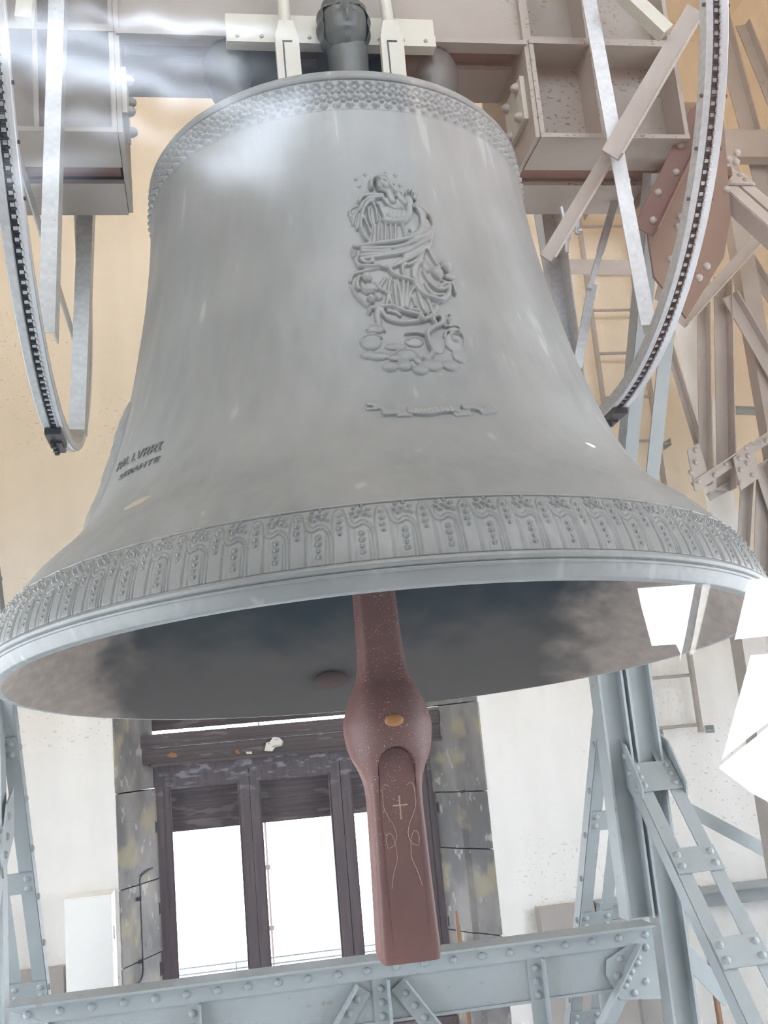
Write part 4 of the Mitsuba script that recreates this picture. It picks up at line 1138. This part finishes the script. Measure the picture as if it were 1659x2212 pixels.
# cream clamp bars across the crown
pA, pB, pC, pD = at(485, 20, Y=-0.34), at(935, 55, Y=-0.34), at(485, 75, Y=-0.34), at(935, 108, Y=-0.34)
xa, xb = pA[0], pB[0]
zt, zm_, zl = (pA[2] + pB[2]) / 2, (pC[2] + at(935, 78, Y=-.34)[2]) / 2, (at(485, 92, Y=-.34)[2] + pD[2]) / 2
part(yk, 'clamp_bar', bx(xa, xb, -0.345, -0.302, zm_ + 0.004, zt), 'cream')
part(yk, 'clamp_bar', bx(xa, xb, -0.355, -0.302, zl, zm_), 'cream')
for x in np.linspace(xa + 0.04, xb - 0.04, 9):
    part(yk, 'screw', None, None, raw=RIVET_TAN, to_world=frame_to((x, -0.355, (zl + zm_) / 2), (0, -1, 0)) @ T().scale([0.5, 0.5, 0.6]))
# straps with slotted eyes that carry the bell
for i_, (q0, q1, qm) in enumerate((((612, 0), (626, 170), (618, 85)), ((832, 0), (848, 162), (843, 85)))):
    a, b, mm_ = at(*q0, Y=-0.42), at(*q1, Y=-0.42), at(*qm, Y=-0.42)
    b = np.array([b[0], -0.42, 1.95])
    st = part(yk, 'strap', tube([a + [0, 0, 0.35], a, mm_ + (a - mm_) * 0.35], [0.022, 0.022, 0.022], 14), 'cream', True)
    wtop, wmid = 0.026, 0.043
    up_, dn_ = mm_ + (a - mm_) * 0.35, mm_ - (a - mm_) * 0.05
    pts = [up_ + [-wtop, 0, 0], dn_ + [-wmid, 0, 0], b + [-wmid, 0, 0], b + [wmid, 0, 0], dn_ + [wmid, 0, 0], up_ + [wtop, 0, 0]]
    part(st, 'eye_plate', plate(pts[::-1], (0, -1, 0), 0.03), 'cream')
    for s in (-1,):
        part(st, 'slot_edge', bx(b[0] + s * 0.016 - 0.0025 + (dn_[0] - b[0]) * 0.5, b[0] + s * 0.016 + 0.0025 + (dn_[0] - b[0]) * 0.5, -0.4525, -0.449, 2.0, dn_[2] - 0.02), 'dark')
    part(st, 'slot_edge', bx(b[0] + (dn_[0] - b[0]) * 0.8 - 0.018, b[0] + (dn_[0] - b[0]) * 0.8 + 0.018, -0.4525, -0.449, dn_[2] - 0.024, dn_[2] - 0.018), 'dark')
    for s in (-1, 1):
        part(st, 'pin', tube([(b[0] + s * 0.035, -0.43, 2.06), (b[0] + s * 0.062, -0.43, 2.06)], 0.016, 10), 'cream', True)

# ---------------------------------------------------------------- wheels and chains
WZ, WR = 2.224, 1.288


def ring(prof, x0, n=180):
    prof = np.asarray(prof)      # (x offset, radius), closed loop
    th = np.arange(n) * 2 * np.pi / n; k = len(prof)
    v = np.stack([x0 + prof[:, None, 0] + 0 * th, prof[:, None, 1] * np.sin(th), WZ - prof[:, None, 1] * np.cos(th)], -1).reshape(-1, 3)
    i, j = np.meshgrid(np.arange(k), np.arange(n), indexing='ij'); i2 = (i + 1) % k; j2 = (j + 1) % n
    a, b, c_, d_ = i * n + j, i2 * n + j, i2 * n + j2, i * n + j2
    return trimesh.Trimesh(v.reshape(-1, 3), np.vstack([np.stack([a, b, c_], -1).reshape(-1, 3), np.stack([a, c_, d_], -1).reshape(-1, 3)]), process=False)


def link_mesh():
    ms = []
    for s in (-1, 1):
        p = unary_union([Point(-0.0085, 0).buffer(0.0075, 3), Point(0.0085, 0).buffer(0.0075, 3), sbox(-0.0085, -0.0048, 0.0085, 0.0048)])
        q = trimesh.creation.extrude_polygon(p, 0.003, engine='earcut'); q.apply_translation((0, 0, s * 0.0095 - 0.0015)); ms.append(q)
    ms.append(tube([(-0.0085, 0, -0.0115), (-0.0085, 0, 0.0115)], 0.0042, 6)); ms.append(tube([(0.0085, 0, -0.0115), (0.0085, 0, 0.0115)], 0.0042, 6))
    return cat(ms)


LINK = mikit.ply(link_mesh(), M['chain'])
PINM = mikit.ply(bx(-0.0058, 0.0058, 0.0035, 0.0055, -0.0065, 0.0065), M['chain_pin'])


def wheel(s, xw, wlab, clab):
    k = thing('chain_wheel', wlab, 'wheel', 'chain wheels either side of the bell')
    part(k, 'rim_channel', ring([(-0.036, WR - 0.05), (-0.036, WR - 0.028), (0.036, WR - 0.028), (0.036, WR - 0.05), (0.030, WR - 0.05), (0.030, WR - 0.034), (-0.030, WR - 0.034), (-0.030, WR - 0.05)], xw), 'galv')
    fl = lambda a, b: ring([(a, WR - 0.030), (a, WR - 0.003), (a + 0.003, WR), (b - 0.003, WR), (b, WR - 0.003), (b, WR - 0.030)], xw)
    part(k, 'inner_rail', fl(*((-0.037, -0.014) if s > 0 else (0.016, 0.037))), 'galv' if s > 0 else 'bright_rail', 35)
    part(k, 'outer_rail', fl(*((0.010, 0.037) if s > 0 else (-0.037, -0.008))), 'bright_rail' if s > 0 else 'galv', 35)
    # teeth beside the chain, one mesh: far too fine to pick apart
    tm = []
    xt = xw + (0.008 if s > 0 else 0.0145); xch = xw + (-0.002 if s > 0 else 0.004)
    for a in np.linspace(math.radians(-118), math.radians(20), 130):
        cth, sth = math.cos(a), math.sin(a)
        q = bx(-0.003, 0.003, -0.008, 0.008, -0.004, 0.006)
        A = np.eye(4); A[:3, :3] = np.array([[1, 0, 0], [0, cth, sth], [0, sth, -cth]]); A[:3, 3] = [xt + 0.002, WR * sth * 0.998, WZ - WR * cth * 0.998]
        q.apply_transform(A); tm.append(q)
    part(k, 'teeth', cat(tm), 'galv', kind='stuff')
    for a in (math.radians(-48), math.radians(-55), math.radians(-62), math.radians(-74)):
        part(k, 'rim_bolt', tube([(xw - 0.044, (WR - 0.012) * math.sin(a), WZ - (WR - 0.012) * math.cos(a)), (xw + 0.044, (WR - 0.012) * math.sin(a), WZ - (WR - 0.012) * math.cos(a))], 0.006, 8), 'dark')
    c = thing('roller_chain', clab, 'chain', 'chains on the wheels')
    pitch = 0.034
    n = 92
    for i in range(n):
        a = math.radians(-1.5) - (i * pitch + 0.05) / (WR - 0.012)
        sth, cth = math.sin(a), math.cos(a)
        A = np.eye(4)      # link: x along the rim, y radially out, z across (world x)
        tang, rad = np.array([0, cth, sth]), np.array([0, sth, -cth])
        A[:3, 0], A[:3, 1], A[:3, 2] = tang, rad, np.cross(tang, rad); A[:3, 3] = np.array([xch, 0, WZ]) + rad * (WR - 0.012)
        kk = part(c, 'link', None, None, raw=LINK, to_world=T(A.tolist()))
        A2 = A.copy(); A2[:3, 3] = A[:3, 3] + tang * pitch / 2
        part(kk, 'roller', None, None, raw=PINM, to_world=T(A2.tolist()))
    # the greasy anchor where the chain is bolted to the rim
    aa = math.radians(-1.0)
    an = part(c, 'anchor', cat(bx(xw - 0.030, xw + 0.026, -0.115, 0.06, WZ - WR - 0.022, WZ - WR + 0.002), bx(xw - 0.022, xw + 0.018, -0.03, 0.10, WZ - WR - 0.030, WZ - WR + 0.0)), 'chain', label='greasy black anchor bracket')
    for y_ in (-0.02, 0.03, 0.07):
        part(an, 'bolt', tube([(xw - 0.01, y_, WZ - WR - 0.028), (xw - 0.01, y_, WZ - WR - 0.045)], 0.010, 6), 'chain')
    return k


wR = wheel(1, 1.0235, 'large galvanised chain wheel to the right of the bell', 'black roller chain running round the right wheel')
wL = wheel(-1, -1.1115, 'large galvanised chain wheel at the left edge of the photo', 'black roller chain running round the left wheel')


def uspoke(root, a, b, w, h, xdir, t=0.006, m='galv', s=1):
    return part(root, 'spoke', chan(a, b, w, h, t, xdir, s), m)


# right wheel: upright chords (bright faces to the viewer) and level chords, bolted to the inner side of the rim
for root, xw, si in ((wR, 1.0235, -1), (wL, -1.1115, 1)):
    x1 = xw + si * 0.062 if root == wR else xw + 0.055
    if root == wR:
        a, b = at(1272, 0, Y=-0.42), at(1400, 702, Y=-0.42)
        d = (a - b) / np.linalg.norm(a - b)
        k = part(root, 'spoke', cat(bar(b, b + d * 2.35, 0.058, 0.006, (1, 0, 0)), bar(b + [0.029, 0.05, 0], b + [0.029, 0.05, 0] + d * 2.35, 0.006, 0.10, (1, 0, 0))), 'galv')
        for t in (0.52, 0.60):
            part(k, 'bolt', tube([b + d * t + [0.031, 0.03, 0], b + d * t + [0.046, 0.03, 0]], 0.010, 6), 'galv')
        part(root, 'spoke', cat(bar((b[0], 0.42, b[2] - 0.02), (b[0], 0.42, b[2] + 2.2), 0.058, 0.006, (1, 0, 0)), bar((b[0] + 0.029, 0.37, b[2] - 0.02), (b[0] + 0.029, 0.37, b[2] + 2.2), 0.006, 0.10, (1, 0, 0))), 'galv')
    else:
        for (q0, q1, Y, hw_) in (((122, 0), (100, 719), -0.42, 0.0275), ((184, 466), (166, 928), 0.42, 0.0315)):
            a, b = at(*q0, Y=Y), at(*q1, Y=Y)
            d = (a - b) / np.linalg.norm(a - b)
            part(root, 'spoke', cat(bar(b, b + d * 2.3, hw_ * 2, 0.006, (1, 0, 0)), bar(b + [hw_ - .003, 0.05, 0], b + [hw_ - .003, 0.05, 0] + d * 2.3, 0.006, 0.10, (1, 0, 0))), 'galv')
        for q0, q1, Y in (((150, 470), (126, 720), 0.0), ((135, 700), (143, 880), 0.25)):
            pass
    # level chords across the wheel above and below the axle
    for zc in ((2.66,) if root == wR else (1.80, 2.66)):
        half = math.sqrt((WR - 0.03) ** 2 - (zc - WZ) ** 2)
        y0 = -half + 0.02
        xx = xw + (0.075 if root == wR else -0.075) * 0 + (-0.052 if root == wR else 0.0) * 0
        part(root, 'chord', cat(bar((xw + (0.05 if root == wR else -0.05), y0, zc), (xw + (0.05 if root == wR else -0.05), half - 0.02, zc), 0.006, 0.07, (1, 0, 0))), 'galv')
    # hub plate bolted on the yoke arm
    hp = trimesh.creation.annulus(0.075, 0.2, 0.02, sections=40); hp.apply_transform(trimesh.transformations.rotation_matrix(math.pi / 2, [0, 1, 0])); hp.apply_translation((1.41 if root == wR else -1.415, 0, 2.2))
    part(root, 'hub_plate', hp, 'galv', 35)


def px_bar(root, name, q0, q1, w, h, m, X=None, Y=None, xdir=(1, 0, 0), profile='flat', lab=None):
    a, b = at(*q0, X=X, Y=Y), at(*q1, X=X, Y=Y)
    if profile == 'angle':
        d = (b - a) / np.linalg.norm(b - a); side = np.cross(d, np.asarray(xdir, float)); side /= np.linalg.norm(side)
        xd = np.asarray(xdir, float); xd = xd - d * (xd @ d); xd /= np.linalg.norm(xd)
        mm = cat(bar(a, b, w, 0.008, xdir), prism(sbox(-0.004, 0, 0.004, h), a + xd * (w / 2 - .004), b + xd * (w / 2 - .004), xdir))
    else:
        mm = bar(a, b, w, h, xdir)
    return part(root, name, mm, m, label=lab)


px_bar(wL, 'square_stub', (62, -60), (52, 48), 0.055, 0.055, 'cream', Y=-0.50)
# raking spoke of the right wheel seen from below, and short square stub beside it
px_bar(wR, 'raking_spoke', (1502, 20), (1318, 336), 0.075, 0.05, 'steel_tan', Y=-0.50, xdir=(1, 0, 0.5), profile='angle')
px_bar(wR, 'raking_spoke', (1322, 325), (1180, 560), 0.055, 0.045, 'steel_tan', Y=-0.34, xdir=(1, 0, 0.5), profile='angle')
px_bar(wR, 'square_stub', (1330, -30), (1438, 72), 0.055, 0.055, 'cream', Y=-0.52, xdir=(1, 0, -1))
px_bar(wR, 'flat_brace', (1331, 425), (1296, 545), 0.034, 0.008, 'galv', Y=0.2)
px_bar(wR, 'flat_brace', (1310, 500), (1272, 625), 0.022, 0.03, 'galv', Y=0.19)
px_bar(wR, 'flat_brace', (1280, 614), (1246, 795), 0.040, 0.012, 'galv', Y=0.2)
# clamp hooks hanging under the right arm
hk = thing('hook_clamp', 'small steel clamp with two threaded hooks under the right yoke arm', 'clamp')
pp = [at(*q, Y=-0.20) for q in ((1210, 455), (1226, 497), (1248, 492), (1222, 545), (1220, 510))]
part(hk, 'rod', tube([at(1212, 448, Y=-0.2), at(1224, 500, Y=-0.2), at(1224, 545, Y=-0.2)], 0.009, 8), 'galv', True)
part(hk, 'rod', tube([at(1248, 470, Y=-0.2), at(1246, 505, Y=-0.2)], 0.009, 8), 'galv', True)
part(hk, 'cross_bar', tube([at(1218, 500, Y=-0.2), at(1256, 494, Y=-0.2)], 0.008, 8), 'galv', True)
part(hk, 'nut', tube([at(1217, 512, Y=-0.2), at(1231, 516, Y=-0.2)], 0.016, 6), 'galv')

# bell silhouette side: pale post and strap behind the wheel
ps = thing('stay_post', 'pale steel stay rising close behind the right flank of the bell', 'post')
px_bar(ps, 'flat', (1170, 455), (1215, 720), 0.095, 0.010, 'steel', Y=1.3)
px_bar(ps, 'edge', (1192, 455), (1224, 720), 0.012, 0.05, 'steel', Y=1.28)
px_bar(ps, 'cross_strap', (1190, 576), (1370, 578), 0.085, 0.010, 'steel_tan', Y=1.27, xdir=(0, 0, 1))

# limit switch beside the wheel
ls = thing('limit_switch', 'small grey switch box on a bracket behind the right wheel rim', 'switch')
c = at(1437, 575, Y=0.35)
lm = trimesh.creation.extrude_polygon(rect(0.075, 0.12, ch=0.012), 0.06, engine='earcut'); lm.apply_transform(trimesh.transformations.rotation_matrix(math.pi / 2, [1, 0, 0])); lm.apply_translation(c)
part(ls, 'box', lm, 'cream')
for dz in (-0.04, 0.04):
    part(ls, 'prong', bx(c[0] - 0.06, c[0] - 0.03, c[1] - 0.05, c[1] - 0.03, c[2] + dz - 0.006, c[2] + dz + 0.006), 'galv')
for dz in (-0.022, 0.022):
    part(ls, 'screw', tube([(c[0], c[1] - 0.06, c[2] + dz), (c[0], c[1] - 0.072, c[2] + dz)], 0.012, 8), 'galv')
part(ls, 'bracket', bar(c + [0.0, 0.01, -0.05], at(1425, 650, Y=0.36), 0.05, 0.012, (1, 0, 0)), 'steel_tan')

# ---------------------------------------------------------------- outer frame at the right edge
YO = 1.9
of = thing('steel_truss', 'tan riveted steel truss with gusset plates at the right edge', 'frame')


def opx(name, q0, q1, w, dep=0.05, xdir=(1, 0, 0), Y=YO, m='steel_tan', prof='angle', riv=0, root=None):
    a, b = at(*q0, Y=Y), at(*q1, Y=Y)
    d = (b - a) / np.linalg.norm(b - a)
    xd = np.cross(d, [0, 1, 0]); xd /= np.linalg.norm(xd)
    k = px_bar(root or of, name, q0, q1, w, dep, m, Y=Y, xdir=xd, profile=prof)
    for i in range(riv):
        t = (i + 0.5) / riv
        rivet(k, a + (b - a) * t - [0, 0.005, 0] + xd * w * 0.18 * (-1) ** i, (0, -1, 0), True)
    return k


opx('diagonal', (1545, 20), (1690, 560), 0.12, 0.06, Y=YO + 0.25)
opx('diagonal', (1600, 55), (1700, 300), 0.08, 0.06, Y=YO + 0.2, riv=3)
opx('diagonal', (1680, 470), (1470, 700), 0.07, 0.06, Y=YO - 0.12)
opx('diagonal', (1572, 640), (1700, 860), 0.085, 0.06, Y=YO + 0.05)
opx('diagonal', (1610, 560), (1700, 700), 0.07, 0.06, Y=YO + 0.3)
opx('upright', (1514, 600), (1521, 1050), 0.060, 0.07, Y=YO + 0.1)
opx('upright', (1555, 600), (1563, 1060), 0.085, 0.09, Y=YO + 0.12)
opx('upright', (1440, 740), (1512, 985), 0.035, 0.05, Y=YO + 0.2)
opx('bottom_chord', (1498, 1052), (1720, 905), 0.062, 0.05, Y=YO - 0.04, riv=8)
opx('bottom_chord', (1530, 1075), (1730, 960), 0.050, 0.05, Y=YO + 0.15)
opx('lower_post', (1612, 1010), (1596, 1290), 0.060, 0.06, Y=YO + 0.05)
opx('lower_post', (1648, 1030), (1640, 1290), 0.085, 0.08, Y=YO + 0.05)
opx('lower_post', (1640, 1010), (1720, 1250), 0.07, 0.06, Y=YO)
for pts, riv in (([(1483, 973), (1508, 958), (1533, 1044), (1500, 1062)], [(1503, 972), (1503, 998), (1509, 1040), (1492, 1020)]),
                 ([(1582, 990), (1620, 955), (1640, 1032), (1598, 1061)], [(1612, 968), (1598, 990), (1615, 1000), (1600, 1015), (1626, 1026), (1600, 1042), (1616, 985)])):
    k = part(of, 'gusset', plate([at(x, y, Y=YO - 0.07) for x, y in pts][::-1], (0, -1, 0), 0.012), 'steel_tan')
    for x, y in riv:
        rivet(k, at(x, y, Y=YO - 0.085), (0, -1, 0), True)
# brown gusset plate and beam behind the wheel
k = part('support_trestle', 'bearing_gusset', plate([at(x, y, Y=-0.16) for x, y in ((1392, 480), (1490, 330), (1500, 230), (1560, 260), (1575, 470), (1560, 560), (1480, 690), (1410, 600))][::-1], (0, -1, 0), 0.014), 'brown_plate', label='large rust-brown gusset plate')
for x, y in ((1450, 560), (1465, 490), (1470, 470), (1527, 575), (1510, 600), (1575, 345), (1592, 330), (1590, 350), (1570, 410)):
    rivet(k, at(x, y, Y=-0.175), (0, -1, 0), True)
opx('beam', (1512, 245), (1390, 500), 0.085, 0.06, Y=-0.25, m='brown', riv=5, root='support_trestle')
opx('tie', (1562, 886), (1720, 892), 0.055, 0.02, Y=YO + 0.5, m='steel')
opx('pale_plate', (1476, 690), (1576, 1180), 0.17, 0.05, Y=YO + 0.32, m='white', prof='flat')
# pale inspection plate and drum behind the uprights
opx('foot', (1600, 1280), (1590, 1300), 0.06, 0.06, Y=YO + 0.05)
part(of, 'column', bx(2.42, 2.56, YO - 0.07, YO + 0.07, FZ, 0.6), 'steel_tan')
part(of, 'top_beam', bx(1.75, 3.55, YO + 0.1, YO + 0.2, 3.3, 3.5), 'steel_tan')
part(of, 'upper_post', bx(2.9, 3.02, YO + 0.1, YO + 0.2, FZ, 3.3), 'steel_tan')
